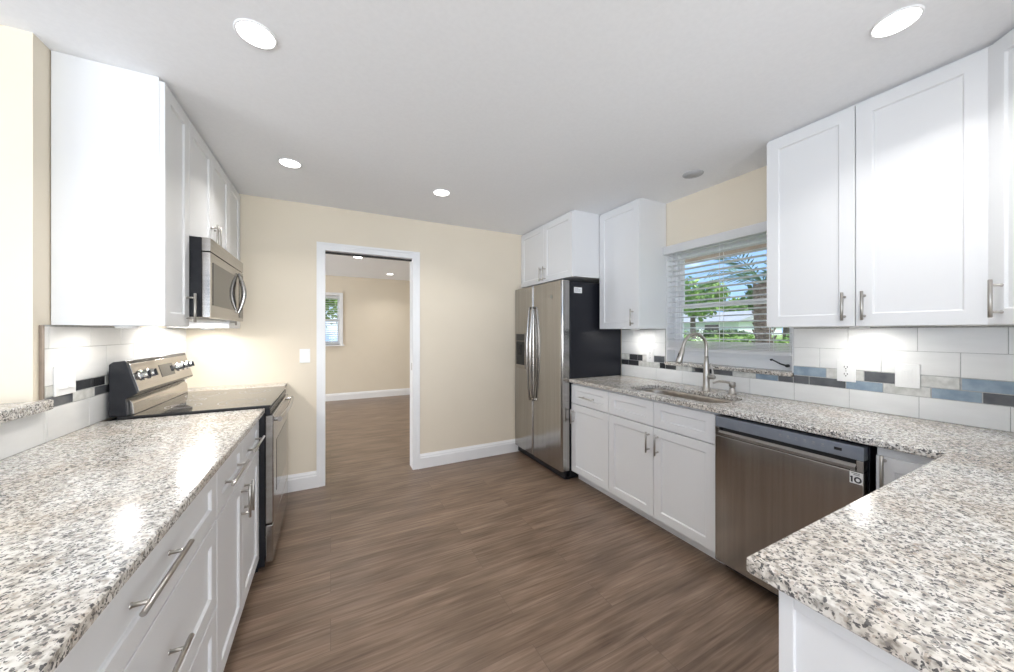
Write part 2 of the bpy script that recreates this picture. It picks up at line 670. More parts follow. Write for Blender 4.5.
# near wall behind the peninsula counter
struct('wall_near', MB().box(1.55, RW, NY - 0.12, NY, 0.0, H), 'wall')
# next room and dining side
mb = MB()
W2X0, W2X1, W2Z0, W2Z1 = -0.62, 0.16, 1.09, 2.045
mb.box(-5.2, W2X0, FY, FY + WT, 0.0, H)
mb.box(W2X1, RW + WT, FY, FY + WT, 0.0, H)
mb.box(W2X0, W2X1, FY, FY + WT, 0.0, W2Z0)
mb.box(W2X0, W2X1, FY, FY + WT, W2Z1, H)
struct('wall_far_room', mb, 'wall')

# baseboards with an ogee-ish profile
def baseboard(name, x0, x1, y):
    prof = [(y, 0.0), (y - 0.016, 0.0), (y - 0.016, 0.10), (y - 0.012, 0.108), (y - 0.012, 0.118), (y - 0.005, 0.132), (y - 0.003, 0.14), (y, 0.14)]
    return struct(name, MB().prism(prof, 0, x0, x1), 'trim')


baseboard('baseboard_back_left', -0.36, -0.106, D)
baseboard('baseboard_back_right', 0.775, 2.5, D)
baseboard('baseboard_far_room', -5.0, RW, FY)

# door casing and jamb
door = MB()
cw = 0.066
for (xa, xb, sgn) in ((DX0 - cw, DX0, 1), (DX1, DX1 + cw, -1)):
    door.box(xa, xb, D - 0.012, D, 0.0, DH + cw)
    xo = xa if sgn > 0 else xb - 0.02
    door.box(xo, xo + 0.02, D - 0.018, D - 0.011, 0.0, DH + cw - 0.02)
door.box(DX0, DX1, D - 0.012, D, DH, DH + cw)
door.box(DX0 - cw, DX1 + cw, D - 0.018, D - 0.011, DH + cw - 0.02, DH + cw)
dframe = struct('door_1', door, 'trim')
mb = MB()
mb.box(DX0 - 0.02, DX0, D - 0.001, D + 0.135, 0.0, DH + 0.02, bevel=0.001)
mb.box(DX1, DX1 + 0.02, D - 0.001, D + 0.135, 0.0, DH + 0.02, bevel=0.001)
mb.box(DX0, DX1, D - 0.001, D + 0.135, DH, DH + 0.02, bevel=0.001)
mb.build('door_jamb', 'trim', dframe)
mb = MB()
mb.box(DX0, DX1, D + 0.045, D + 0.085, DH - 0.012, DH - 0.0005)
mb.build('header_track', 'dark', dframe, label='dark track slot under the door head')
MB().box(DX1 - 0.002, DX1 + 0.001, D + 0.03, D + 0.06, 0.96, 1.03, bevel=0.0008).box(DX1 - 0.0025, DX1 - 0.0015, D + 0.04, D + 0.052, 0.98, 1.01, mat=None).build('strike_plate', 'nickel', dframe, label='metal strike plate')

# ------------------------------------------------------------------ windows
def window_unit(name, axis_x, y0, y1, z0, z1, meet):
    """sash window lying in a plane of constant x (built in world space)"""
    mb = MB()
    xa, xb = axis_x, axis_x + 0.06
    fw = 0.035
    mb.box(xa, xb, y0, y0 + fw, z0, z1, bevel=0.002)
    mb.box(xa, xb, y1 - fw, y1, z0, z1, bevel=0.002)
    mb.box(xa, xb, y0 + fw, y1 - fw, z0, z0 + 0.06, bevel=0.002)
    mb.box(xa, xb, y0 + fw, y1 - fw, z1 - fw, z1, bevel=0.002)
    root = struct(name, mb, 'trim')
    s = MB()
    sw = 0.035
    s.box(xa + 0.008, xa + 0.034, y0 + fw, y1 - fw, meet - 0.018, meet + 0.018, bevel=0.002)
    s.box(xa + 0.008, xa + 0.034, y0 + fw, y1 - fw, z0 + 0.06, z0 + 0.06 + sw, bevel=0.002)
    s.box(xa + 0.008, xa + 0.034, y0 + fw, y0 + fw + sw, z0 + 0.06 + sw, meet - 0.018, bevel=0.002)
    s.box(xa + 0.008, xa + 0.034, y1 - fw - sw, y1 - fw, z0 + 0.06 + sw, meet - 0.018, bevel=0.002)
    s.build('lower_sash', 'trim', root)
    s = MB()
    s.box(xa + 0.036, xa + 0.056, y0 + fw, y1 - fw, meet - 0.018, meet + 0.014, bevel=0.002)
    s.box(xa + 0.036, xa + 0.056, y0 + fw, y1 - fw, z1 - fw - 0.03, z1 - fw, bevel=0.002)
    s.box(xa + 0.036, xa + 0.056, y0 + fw, y0 + fw + 0.03, meet + 0.014, z1 - fw - 0.03, bevel=0.002)
    s.box(xa + 0.036, xa + 0.056, y1 - fw - 0.03, y1 - fw, meet + 0.014, z1 - fw - 0.03, bevel=0.002)
    s.build('upper_sash', 'trim', root)
    MB().box(xa + 0.018, xa + 0.022, y0 + fw + sw, y1 - fw - sw, z0 + 0.06 + sw, meet - 0.018).build('glass_pane', 'glass', root)
    MB().box(xa + 0.044, xa + 0.048, y0 + fw + 0.03, y1 - fw - 0.03, meet + 0.014, z1 - fw - 0.03).build('glass_pane', 'glass', root)
    return root


win1 = window_unit('window_1', RW + 0.10, WY0, WY1, 1.083, WZ1, 1.55)
# white reveal boards lining the opening
mb = MB()
mb.box(RW - 0.002, RW + 0.10, WY1 - 0.008, WY1, 1.083, WZ1)
mb.box(RW - 0.002, RW + 0.10, WY0, WY0 + 0.008, 1.083, WZ1)
mb.box(RW - 0.002, RW + 0.10, WY0 + 0.008, WY1 - 0.008, WZ1 - 0.008, WZ1)
mb.build('reveal_lining', 'trim', win1)
mb = MB()
mb.cyl((RW + 0.095, 1.16, 1.115), (RW + 0.075, 1.16, 1.115), 0.010, n=12)
mb.tube([(RW + 0.078, 1.16, 1.115), (RW + 0.07, 1.19, 1.125), (RW + 0.07, 1.24, 1.15)], [0.006, 0.005, 0.004], 8)
mb.cyl((RW + 0.07, 1.24, 1.15), (RW + 0.055, 1.24, 1.15), 0.007, n=10)
mb.build('window_crank', 'dark', win1, label='dark folding window crank')

# granite sill of the kitchen window
mb = MB()
mb.slab([(RW - 0.022, WY0 + 0.002), (RW - 0.022, WY1 - 0.002), (RW + 0.15, WY1 - 0.002), (RW + 0.15, WY0 + 0.002)], 1.058, 1.083, ch=0.003)
sill = mb.build('window_sill', 'granite')
tag(recenter(sill), 'speckled granite sill under the kitchen window above the mosaic strip', 'window sill')

# venetian blind of the kitchen window
bl = thing('venetian_blind', 'white slatted venetian blind with flat valance hanging in the kitchen window', 'blind', (RW - 0.02, 1.545, 1.18))
MB().box(RW - 0.045, RW - 0.032, WY0 - 0.005, WY1 - 0.004, 1.985, 2.052, bevel=0.003).box(RW - 0.032, RW - 0.001, WY1 - 0.016, WY1 - 0.004, 1.985, 2.052, bevel=0.002).build('valance', 'slat', bl, True)
MB().box(RW - 0.03, RW + 0.025, WY0 + 0.012, WY1 - 0.018, 1.995, 2.04, bevel=0.002).build('headrail', 'slat', bl, True)
mb = MB()
z = 1.975
tilt = math.radians(-6)
while z > 1.275:
    cx = RW + 0.022
    dx, dz = 0.0235 * math.cos(tilt), 0.0235 * math.sin(tilt)
    mb.prism([(cx - dx, z - dz), (cx, z + 0.003), (cx + dx, z + dz), (cx + dx, z + dz + 0.0028), (cx, z + 0.0058), (cx - dx, z - dz + 0.0028)], 1, WY0 + 0.012, WY1 - 0.012)
    z -= 0.0435
mb.build('slats', 'slat', bl, True)
mb = MB()
for k in range(6):
    mb.box(RW - 0.002, RW + 0.046, WY0 + 0.012, WY1 - 0.012, 1.205 + k * 0.010, 1.2115 + k * 0.010, bevel=0.001)
mb.box(RW - 0.004, RW + 0.048, WY0 + 0.010, WY1 - 0.010, 1.182, 1.203, bevel=0.003)
mb.build('bottom_rail', 'slat', bl, True)
for y in (1.22, 1.545, 1.90):
    mb = MB()
    for x in (RW - 0.003, RW + 0.047):
        mb.box(x - 0.001, x + 0.001, y - 0.0015, y + 0.0015, 1.20, 1.995)
    mb.build('ladder_cord', 'slat', bl, True)
MB().cyl((RW - 0.008, 1.94, 1.99), (RW - 0.008, 1.94, 1.45), 0.003, n=8).build('tilt_wand', 'slat', bl, True)

# window of the far room (plane of constant y): frame, sill board, blind
mb = MB()
ym = FY
cs = 0.055
mb.box(W2X0 - cs, W2X0, ym - 0.02, ym + 0.0, W2Z0 - 0.02, W2Z1 + cs, bevel=0.002)
mb.box(W2X1, W2X1 + cs, ym - 0.02, ym + 0.0, W2Z0 - 0.02, W2Z1 + cs, bevel=0.002)
mb.box(W2X0, W2X1, ym - 0.02, ym, W2Z1, W2Z1 + cs, bevel=0.002)
for (a, b_, c, d_) in ((W2X0, W2X0 + 0.04, W2Z0, W2Z1), (W2X1 - 0.04, W2X1, W2Z0, W2Z1), (W2X0 + 0.04, W2X1 - 0.04, W2Z0, W2Z0 + 0.05), (W2X0 + 0.04, W2X1 - 0.04, W2Z1 - 0.04, W2Z1), (W2X0 + 0.04, W2X1 - 0.04, 1.55, 1.585)):
    mb.box(a, b_, ym + 0.08, ym + 0.13, c, d_, bevel=0.002)
mb.box(W2X1 - 0.006, W2X1, ym, ym + 0.08, W2Z0, W2Z1)
mb.box(W2X0, W2X0 + 0.006, ym, ym + 0.08, W2Z0, W2Z1)
win2 = struct('window_2', mb, 'trim')
MB().box(W2X0 - 0.08, W2X1 + 0.08, ym - 0.06, ym + 0.08, W2Z0 - 0.03, W2Z0, bevel=0.004).build('window_sill', 'trim', win2)
MB().box(W2X0 + 0.04, W2X1 - 0.04, ym + 0.10, ym + 0.104, W2Z0 + 0.05, W2Z1 - 0.04).build('glass_pane', 'glass', win2)
bl2 = thing('venetian_blind', 'small white slatted blind in the window seen through the doorway', 'blind', (-0.23, FY + 0.03, 1.1))
MB().box(W2X0 + 0.008, W2X1 - 0.008, ym + 0.005, ym + 0.06, 1.985, 2.04, bevel=0.003).build('headrail', 'slat', bl2, True)
mb = MB()
z = 1.97
while z > 1.14:
    dz = 0.006
    mb.prism([(ym + 0.006, z - dz), (ym + 0.056, z + dz), (ym + 0.056, z + dz + 0.003), (ym + 0.006, z - dz + 0.003)], 0, W2X0 + 0.01, W2X1 - 0.01)
    z -= 0.043
mb.build('slats', 'slat', bl2, True)
MB().box(W2X0 + 0.01, W2X1 - 0.01, ym + 0.008, ym + 0.054, 1.10, 1.125, bevel=0.003).build('bottom_rail', 'slat', bl2, True)

# ------------------------------------------------------------------ cabinets (local frame: x along the front left->right, y into the cabinet, z up)
def shaker(w, h, stile=0.057, t=0.019, rec=0.008):
    """door or drawer front, lower left front corner at (0, -t, 0)"""
    mb = MB()
    bm = mb.bm
    st = min(stile, h * 0.30)
    g = 0.0035

    def ring(ix, iz, y):
        return [bm.verts.new((ix, y, iz)), bm.verts.new((w - ix, y, iz)), bm.verts.new((w - ix, y, h - iz)), bm.verts.new((ix, y, h - iz))]
    e = 0.0015
    rings = [ring(0, 0, 0), ring(0, 0, -t + e), ring(e, e, -t), ring(stile, st, -t), ring(stile + g, st + g, -t + rec * 0.45), ring(stile + g + 0.002, st + g + 0.002, -t + rec)]
    for a, b in zip(rings[:-1], rings[1:]):
        for j in range(4):
            bm.faces.new((a[j], a[(j + 1) % 4], b[(j + 1) % 4], b[j]))
    bm.faces.new(rings[-1])
    bm.faces.new(rings[0][::-1])
    bmesh.ops.recalc_face_normals(bm, faces=bm.faces)
    return mb


def bar_pull(length, vertical, reach=0.032, r=0.0058):
    """bar pull centred on the origin of the front face; protrudes to -y"""
    mb = MB()
    ax = Vector((0, 0, 1)) if vertical else Vector((1, 0, 0))
    f = Vector((0, -reach, 0))
    h = length / 2
    e = 0.0012
    mb.tube([f - ax * h, f - ax * (h - e), f + ax * (h - e), f + ax * h], [r - e, r, r, r - e], 14)
    for s_ in (-1, 1):
        p = ax * (h * 0.70) * s_
        mb.tube([p + Vector((0, 0.0, 0)), p + Vector((0, -0.003, 0)), p + Vector((0, -0.003, 0)), p + f], [0.0062, 0.0062, 0.0046, 0.0046], 10)
    return mb


def add_front(root, name, x0, x1, z0, z1, pull=None, stile=0.057):
    o = shaker(x1 - x0, z1 - z0, stile).build(name, 'cabinet', root)
    o.location = (x0, 0, z0)
    if pull:
        kind, px, pz, ln = pull
        hnd = bar_pull(ln, kind == 'v').build('handle', 'nickel', o)
        hnd.location = (px - x0, -0.019, pz - z0)
        hnd['label'] = 'brushed metal bar pull'
    return o


def carcass(w, d, z0, z1, base, top=True, under=False):
    mb = MB()
    t = 0.016
    mb.box(0, t, 0.0, d, z0, z1)
    mb.box(w - t, w, 0.0, d, z0, z1)
    mb.box(t, w - t, 0.0, d, z0, z0 + t)
    mb.box(t, w - t, d - 0.008, d, z0 + t, z1)
    if top:
        mb.box(t, w - t, 0.0, d - 0.008, z1 - t, z1)
    else:
        mb.box(t, w - t, 0.0, 0.02, z1 - 0.04, z1)
        mb.box(t, w - t, d - 0.10, d - 0.008, z1 - t, z1)
    # face frame
    if top:
        mb.box(0.03, w - 0.03, 0.0, 0.018, z1 - 0.045, z1 - t)
    fs = 0.03
    mb.box(t, fs, 0.0, 0.018, z0 + t, z1 - t)
    mb.box(w - fs, w - t, 0.0, 0.018, z0 + t, z1 - t)
    return mb


def cabinet(name, label, loc, rz, w, d, z0, z1, group=None, top=True):
    r = thing(name, label, 'cabinet', loc, rz, group)
    carcass(w, d, z0, z1, False, top).build('body', 'cabinet', r)
    return r


BZ0, BZ1 = 0.10, 0.882
CT0, CT1 = 0.884, 0.914
RZ = -PI / 2      # right run: faces -X, local x -> -Y
LZ = PI / 2       # left run: faces +X, local x -> +Y
g = 0.0015

def toe(root, w, d, recess=0.075):
    MB().box(0, w, recess, recess + 0.016, 0.0, BZ0 - 0.001).build('toe_kick', 'cabinet', root)

# --- right base run, cabinet face plane x=1.949, door faces 1.93
BX = 1.949
bd = RW - BX - 0.004
r = cabinet('base_cabinet', 'white base cabinet with one drawer over one door beside the refrigerator', (BX, 2.500, 0), RZ, 0.466, bd, BZ0, BZ1)
toe(r, 0.466, bd, 0.062)
add_front(r, 'drawer', g, 0.466 - g, 0.700, 0.868, ('h', 0.233, 0.775, 0.17))
add_front(r, 'door', g, 0.466 - g, 0.088, 0.694, ('v', 0.036, 0.585, 0.128))
r = cabinet('base_cabinet', 'white double door sink base cabinet below the kitchen window', (BX, 2.033, 0), RZ, 0.840, bd, BZ0, BZ1, top=False)
toe(r, 0.840, bd, 0.062)
add_front(r, 'false_drawer_front', g, 0.42 - g, 0.700, 0.868)
add_front(r, 'false_drawer_front', 0.42 + g, 0.84 - g, 0.700, 0.868)
add_front(r, 'door', g, 0.42 - g, 0.088, 0.694, ('v', 0.384, 0.588, 0.14))
add_front(r, 'door', 0.42 + g, 0.84 - g, 0.088, 0.694, ('v', 0.456, 0.588, 0.14))
r = cabinet('base_cabinet', 'white corner base cabinet with narrow door between dishwasher and peninsula counter', (BX, 0.553, 0), RZ, 0.22, bd, BZ0, BZ1)
toe(r, 0.22, bd, 0.062)
add_front(r, 'door', g, 0.218 - g, 0.088, 0.845, ('v', 0.026, 0.775, 0.16), stile=0.05)

# --- peninsula base: end panel facing -X plus cabinet fronts facing the room
PX = 0.716
r = thing('peninsula_cabinet', 'white peninsula base with framed end panel under the right granite counter', 'cabinet', (PX, 0.04, 0), 0)
mb = MB()
mb.box(PX + 0.012, BX - 0.002, 0.26, 0.278, 0.1, BZ1)
mb.box(PX + 0.012, 1.54, NY - 0.10, NY - 0.082, 0.0, BZ1)
mb.box(PX + 0.012, PX + 0.03, NY - 0.082, 0.26, 0.0, BZ1)
mb.box(PX + 0.03, BX - 0.002, NY + 0.003, 0.26, 0.1, 0.116)
mb.build('body', 'cabinet', r, True)
mb = MB()
mb.box(PX, PX + 0.012, 0.306, 0.329, 0.0, BZ1, bevel=0.0015)
mb.box(PX, PX + 0.012, NY - 0.10, NY - 0.04, 0.0, BZ1, bevel=0.0015)
mb.box(PX, PX + 0.012, NY - 0.04, 0.306, BZ1 - 0.03, BZ1, bevel=0.0015)
mb.box(PX, PX + 0.012, NY - 0.04, 0.306, 0.0, 0.12, bevel=0.0015)
mb.box(PX + 0.008, PX + 0.012, NY - 0.04, 0.306, 0.12, BZ1 - 0.03)
mb.box(PX + 0.012, PX + 0.03, 0.279, 0.329, 0.0, BZ1)
mb.build('end_panel', 'cabinet', r, True)
for i, (xa, xb) in enumerate(((0.755, 1.15), (1.153, 1.548), (1.551, 1.92))):
    o = shaker(xb - xa, 0.60).build('door', 'cabinet', r)
    o.rotation_euler = (0, 0, PI)
    o.location = (xb - PX, 0.279 - 0.04, 0.09)
    o2 = shaker(xb - xa, 0.165).build('drawer', 'cabinet', r)
    o2.rotation_euler = (0, 0, PI)
    o2.location = (xb - PX, 0.279 - 0.04, 0.70)
MB().box(PX + 0.03, BX - 0.002, 0.19, 0.206, 0.0, 0.099).build('toe_kick', 'cabinet', r, True)

# --- left base run, cabinet face plane x=-0.369, door faces -0.35
LX = -0.369
ld = LX - LW - 0.006
r = cabinet('base_cabinet', 'white two drawer two door base cabinet next to the range', (LX, 1.518, 0), LZ, 0.785, ld, BZ0, BZ1)
toe(r, 0.785, ld)
hw = 0.785 / 2
add_front(r, 'drawer', g, hw - g, 0.692, 0.868, ('h', hw / 2, 0.775, 0.27))
add_front(r, 'drawer', hw + g, 0.785 - g, 0.692, 0.868, ('h', hw * 1.5, 0.775, 0.27))
add_front(r, 'door', g, hw - g, 0.088, 0.686, ('v', hw - 0.034, 0.585, 0.14))
add_front(r, 'door', hw + g, 0.785 - g, 0.088, 0.686, ('v', hw + 0.034, 0.585, 0.14))
r = cabinet('base_cabinet', 'white three drawer base cabinet in the left foreground', (LX, 0.604, 0), LZ, 0.912, ld, BZ0, BZ1)
toe(r, 0.912, ld)
for z0, z1, hz in ((0.692, 0.868, 0.797), (0.394, 0.686, 0.555), (0.088, 0.388, 0.26)):
    add_front(r, 'drawer', g, 0.912 - g, z0, z1, ('h', 0.425, hz, 0.26))
r = cabinet('base_cabinet', 'white base cabinet nearest the camera under the left counter', (LX, 0.0, 0), LZ, 0.602, ld, BZ0, BZ1)
toe(r, 0.602, ld)
add_front(r, 'door', g, 0.602 - g, 0.088, 0.868)
# narrow filler cabinet beyond the range
r = cabinet('base_cabinet', 'narrow white base cabinet between the range and the far wall', (LX - 0.02, 3.088, 0), LZ, 0.298, ld - 0.02, BZ0, BZ1)
toe(r, 0.298, ld - 0.02)
add_front(r, 'door', g, 0.298 - g, 0.088, 0.868)

# --- upper cabinets
UZ0, UZ1 = 1.362, 2.412
UX = -0.655
ud = UX - LW - 0.004
r = cabinet('wall_cabinet', 'white wall cabinet left of the microwave with tall blank side panel', (UX, 1.995, 0), LZ, 0.288, ud, UZ0, UZ1)
MB().box(0, 0.288, 0.001, ud, UZ1, H - 0.001).build('top_filler', 'cabinet', r)
add_front(r, 'door', g, 0.288 - g, UZ0, UZ1, ('v', 0.25, 1.455, 0.145))
r = cabinet('wall_cabinet', 'short white double door cabinet above the microwave', (UX, 2.285, 0), LZ, 0.762, ud, 1.825, UZ1)
MB().box(0, 0.762, 0.001, ud, UZ1, H - 0.001).build('top_filler', 'cabinet', r)
add_front(r, 'door', g, 0.381 - g, 1.825, UZ1, ('v', 0.348, 1.905, 0.145))
add_front(r, 'door', 0.381 + g, 0.762 - g, 1.825, UZ1, ('v', 0.414, 1.905, 0.145))
r = cabinet('wall_cabinet', 'narrow white wall cabinet between the microwave and the far wall', (UX, 3.049, 0), LZ, 0.338, ud, UZ0, UZ1)
MB().box(0, 0.338, 0.001, ud, UZ1, H - 0.001).build('top_filler', 'cabinet', r)
add_front(r, 'door', g, 0.338 - g, UZ0, UZ1, ('v', 0.036, 1.455, 0.145))

RX = 2.241
rd = RW - RX - 0.004
r = cabinet('wall_cabinet', 'tall white single door wall cabinet left of the kitchen window', (RX, 2.458, 0), RZ, 0.461, rd, UZ0, UZ1)
MB().box(0, 0.461, 0.001, rd, UZ1, H - 0.001).build('top_filler', 'cabinet', r)
add_front(r, 'door', g, 0.461 - g, UZ0, UZ1, ('v', 0.399, 1.455, 0.14))
r = cabinet('wall_cabinet', 'wide white double door wall cabinet right of the kitchen window', (RX, 1.081, 0), RZ, 0.752, rd, UZ0, UZ1)
MB().box(0, 0.752, 0.001, rd, UZ1, H - 0.001).build('top_filler', 'cabinet', r)
add_front(r, 'door', g, 0.376 - g, UZ0, UZ1, ('v', 0.338, 1.457, 0.135))
add_front(r, 'door', 0.376 + g, 0.752 - g, UZ0, UZ1, ('v', 0.408, 1.457, 0.135))
# diagonal corner cabinet: five-sided body
r = thing('wall_cabinet', 'white diagonal corner wall cabinet at the right edge', 'cabinet', (RX, 0.327, 0), math.radians(-135))
mb = MB()
a = Vector((RX, 0.327))
q = 0.29
ptsw = [(RX, 0.327), (RX - q, 0.327 - q), (RX - q, NY + 0.003), (RW - 0.004, NY + 0.003), (RW - 0.004, 0.327)]
mb.prism(ptsw, 2, UZ0, UZ1, bevel=0.001)
mb.build('body', 'cabinet', r, True)
mb = MB()
mb.prism([(x, y) for x, y in ptsw], 2, UZ1 + 0.0005, H - 0.001)
mb.build('top_filler', 'cabinet', r, True)
dw_ = q * math.sqrt(2)
add_front(r, 'door', 0.011, dw_ - 0.011, UZ0, UZ1, ('v', 0.062, 1.457, 0.14))
# cabinet over the refrigerator
FXc = 1.931
r = cabinet('wall_cabinet', 'short deep white double door cabinet above the refrigerator', (FXc, 3.388, 0), RZ, 0.922, RW - FXc - 0.004, 1.835, UZ1)
MB().box(0, 0.922, 0.001, RW - FXc - 0.004, UZ1, H - 0.001).build('top_filler', 'cabinet', r)
add_front(r, 'door', g, 0.461 - g, 1.832, UZ1, ('v', 0.427, 1.918, 0.14))
add_front(r, 'door', 0.461 + g, 0.922 - g, 1.832, UZ1, ('v', 0.495, 1.918, 0.14))

# under-cabinet light rails
def puck(name, label, x, y, z=UZ0, power=PUCK_W, size=0.06):
    t = thing(name, label, 'light', (x, y, z - 0.012), 0, 'under cabinet puck lights')
    MB().lathe([(0.0, 0.0115), (0.036, 0.0115), (0.038, 0.008), (0.036, 0.001), (0.031, 0.0), (0.031, 0.003), (0.0, 0.003)]).build('housing', 'plastic', t)
    MB().lathe([(0.0, 0.0012), (0.030, 0.0012), (0.030, 0.0028), (0.0, 0.0028)]).build('lens', 'lens', t)
    ld_ = bpy.data.lights.new('puck_lamp', 'AREA')
    ld_.shape = 'DISK'
    ld_.size = size
    ld_.energy = power
    ld_.color = (1.0, 0.97, 0.92)
    lo = bpy.data.objects.new('puck_lamp', ld_)
    COL.objects.link(lo)
    lo.parent = t
    lo.location = (0, 0, -0.001)
    return t


puck('puck_light', 'round puck light under the cabinet left of the microwave', -0.80, 2.12)
puck('puck_light', 'round puck light under the narrow cabinet by the far wall', -0.80, 3.24)
puck('puck_light', 'round puck light under the tall cabinet left of the window', 2.40, 2.20)
puck('puck_light', 'round puck light under the wide cabinet right of the window', 2.40, 0.745)

# ------------------------------------------------------------------ counters
mb = MB()
mb.slab([(LW + 0.001, -0.05), (-0.324, -0.05), (-0.324, 2.306), (LW + 0.001, 2.306)], CT0, CT1)
tag(recenter(mb.build('countertop', 'granite')), 'long speckled granite countertop in the left foreground ending at the range', 'countertop')
mb = MB()
mb.slab([(LW + 0.001, 3.086), (-0.324, 3.086), (-0.324, D - 0.002), (LW + 0.001, D - 0.002)], CT0, CT1)
tag(recenter(mb.build('countertop', 'granite')), 'short granite countertop strip beyond the range against the far wall', 'countertop')


def rrect(x0, x1, y0, y1, r, n=8, rbig=None):
    pts = []
    rs = [r, r, rbig or r, rbig or r]
    cs_ = [(x1 - rs[0], y1 - rs[0], 0, rs[0]), (x0 + rs[1], y1 - rs[1], 90, rs[1]), (x0 + rs[2], y0 + rs[2], 180, rs[2]), (x1 - rs[3], y0 + rs[3], 270, rs[3])]
    for cx, cy, a0, rr in cs_:
        for i in range(n + 1):
            a = math.radians(a0 + 90 * i / n)
            pts.append((cx + rr * math.cos(a), cy + rr * math.sin(a)))
    return pts


SX0, SX1, SY0, SY1 = 1.992, 2.338, 1.232, 1.925
hole = rrect(SX0, SX1, SY0, SY1, 0.10, 10)
mb = MB()
cut = 0.006
tip = 0.006
mb.slab([(1.903, 2.498), (RW - 0.001, 2.498), (RW - 0.001, NY + 0.001), (1.56, NY + 0.001), (1.56, NY - 0.13), (0.692, NY - 0.13), (0.692, 0.372 - tip),
         (0.692 + tip * 0.3, 0.372 - tip * 0.3), (0.692 + tip, 0.372), (1.903, 0.372)], CT0, CT1, [hole])
tag(recenter(mb.build('countertop', 'granite')), 'L shaped speckled granite countertop with sink cutout and peninsula on the right', 'countertop')

# ledge on the low wall of the pass-through
mb = MB()
mb.slab([(-1.17, -0.6), (-0.936, -0.6), (-0.936, 1.948), (LW + 0.0005, 1.948), (LW + 0.0005, 1.909), (-1.17, 1.909)], 1.0405, 1.080)
tag(recenter(mb.build('ledge', 'granite')), 'speckled granite ledge on the low wall at the left edge', 'ledge')

# ------------------------------------------------------------------ backsplash tiles
def splash(name, x_face, sgn, rows, label, grout_rects, edge=None):
    """x_face: wall face; sgn +1 tiles protrude toward +x. rows: (z0,z1,[(y0,y1,mat)...])"""
    mb = MB()
    t, gt = 0.008, 0.0055
    for (y0, y1, z0, z1) in grout_rects:
        xa, xb = sorted((x_face, x_face + sgn * gt))
        mb.box(xa, xb, y0, y1, z0, z1, 'grout')
    for z0, z1, ts in rows:
        for y0, y1, m in ts:
            xa, xb = sorted((x_face + sgn * 0.001, x_face + sgn * t))
            gp = 0.0011 if m == 'tile' else 0.002
            mb.box(xa, xb, y0 + gp, y1 - gp, z0 + gp, z1 - gp, m, bevel=0.0008, seg=1)
    o = mb.build(name)
    o['kind'] = 'structure'
    return o


def cutrow(ya, yb, joint, pitch, mat='tile'):
    out = []
    js = [joint + pitch * k for k in range(-20, 40)]
    cuts = [ya] + [j for j in js if ya + 0.004 < j < yb - 0.004] + [yb]
    return [(a_, b_, mat) for a_, b_ in zip(cuts[:-1], cuts[1:])]


def clip(ts, ya, yb):
    return [(max(a_, ya), min(b_, yb), m) for a_, b_, m in ts if min(b_, yb) - max(a_, ya) > 0.004]


K = {'d': 'tile_dark', 'k': 'tile_black', 'b': 'tile_blue', 'l': 'tile_light'}
def seq(y, items):
    out = []
    for ln, c in items:
        out.append((y, y + ln, K[c]))
        y += ln
    return out


YR = 0.0
# upper mosaic row (y increasing); measured boundaries on the wall
up = [(-0.28, -0.13, 'd'), (-0.13, 0.02, 'l'), (0.02, 0.17, 'k'), (0.17, 0.305, 'd'), (0.305, 0.452, 'b'), (0.455, 0.575, 'l'), (0.575, 0.772, 'd'), (0.772, 0.83, 'l'),
      (0.83, 0.93, 'l'), (0.93, 1.09, 'b')]
up2 = [(2.012, 2.17, 'd'), (2.17, 2.245, 'l'), (2.245, 2.30, 'k'), (2.30, 2.40, 'k'), (2.40, 2.50, 'l')]
lo = [(-0.28, -0.11, 'k'), (-0.11, 0.05, 'd'), (0.05, 0.20, 'l'), (0.20, 0.395, 'd'), (0.395, 0.54, 'b'), (0.54, 0.70, 'l'), (0.70, 0.845, 'b'), (0.845, 1.01, 'd'), (1.01, 1.17, 'd'),
      (1.17, 1.30, 'b'), (1.30, 1.45, 'l'), (1.45, 1.60, 'd'), (1.60, 1.76, 'k'), (1.76, 1.90, 'l'), (1.90, 2.06, 'k'), (2.06, 2.17, 'l'), (2.17, 2.29, 'l'), (2.29, 2.41, 'k'), (2.41, 2.50, 'k')]
rows = []
rows.append((0.9145, 1.02, cutrow(NY + 0.002, 2.5, 0.325, 0.253)))
rows.append((1.02, 1.0575, [(a_, b_, K[c]) for a_, b_, c in lo if 1.09 < b_ and a_ < 2.01 and a_ >= 1.01][0:0]))
low_a = [(max(a_, NY + 0.002), b_, K[c]) for a_, b_, c in lo]
rows.append((1.02, 1.07, clip(low_a, NY, 1.089)))
rows.append((1.02, 1.057, clip(low_a, 1.089, 2.001)))
rows.append((1.02, 1.07, clip(low_a, 2.001, 2.5)))
rows.append((1.07, 1.126, clip([(a_, b_, K[c]) for a_, b_, c in up], NY + 0.002, 1.089)))
rows.append((1.07, 1.126, clip([(a_, b_, K[c]) for a_, b_, c in up2], 2.002, 2.5)))
for ya, yb in ((NY + 0.002, 1.087), (2.003, 2.5)):
    rows.append((1.127, 1.24, cutrow(ya, yb, 0.454, 0.253)))
    rows.append((1.24, 1.355, cutrow(ya, yb, 0.33, 0.253)))
splash('trim_1', RW, -1, rows, '', [(NY + 0.001, 2.501, 0.914, 1.057), (NY + 0.001, 1.088, 1.057, 1.3615), (2.002, 2.501, 1.057, 1.3615)])
rows = []
LE = 1.955
ups = [(1.955, 2.10, 'l'), (2.10, 2.235, 'k'), (2.235, 2.345, 'k'), (2.345, 2.46, 'l'), (2.46, 2.60, 'd'), (2.60, 2.75, 'k'), (2.75, 2.90, 'l'), (2.90, 3.05, 'd'), (3.05, 3.20, 'k'), (3.20, 3.388, 'l')]
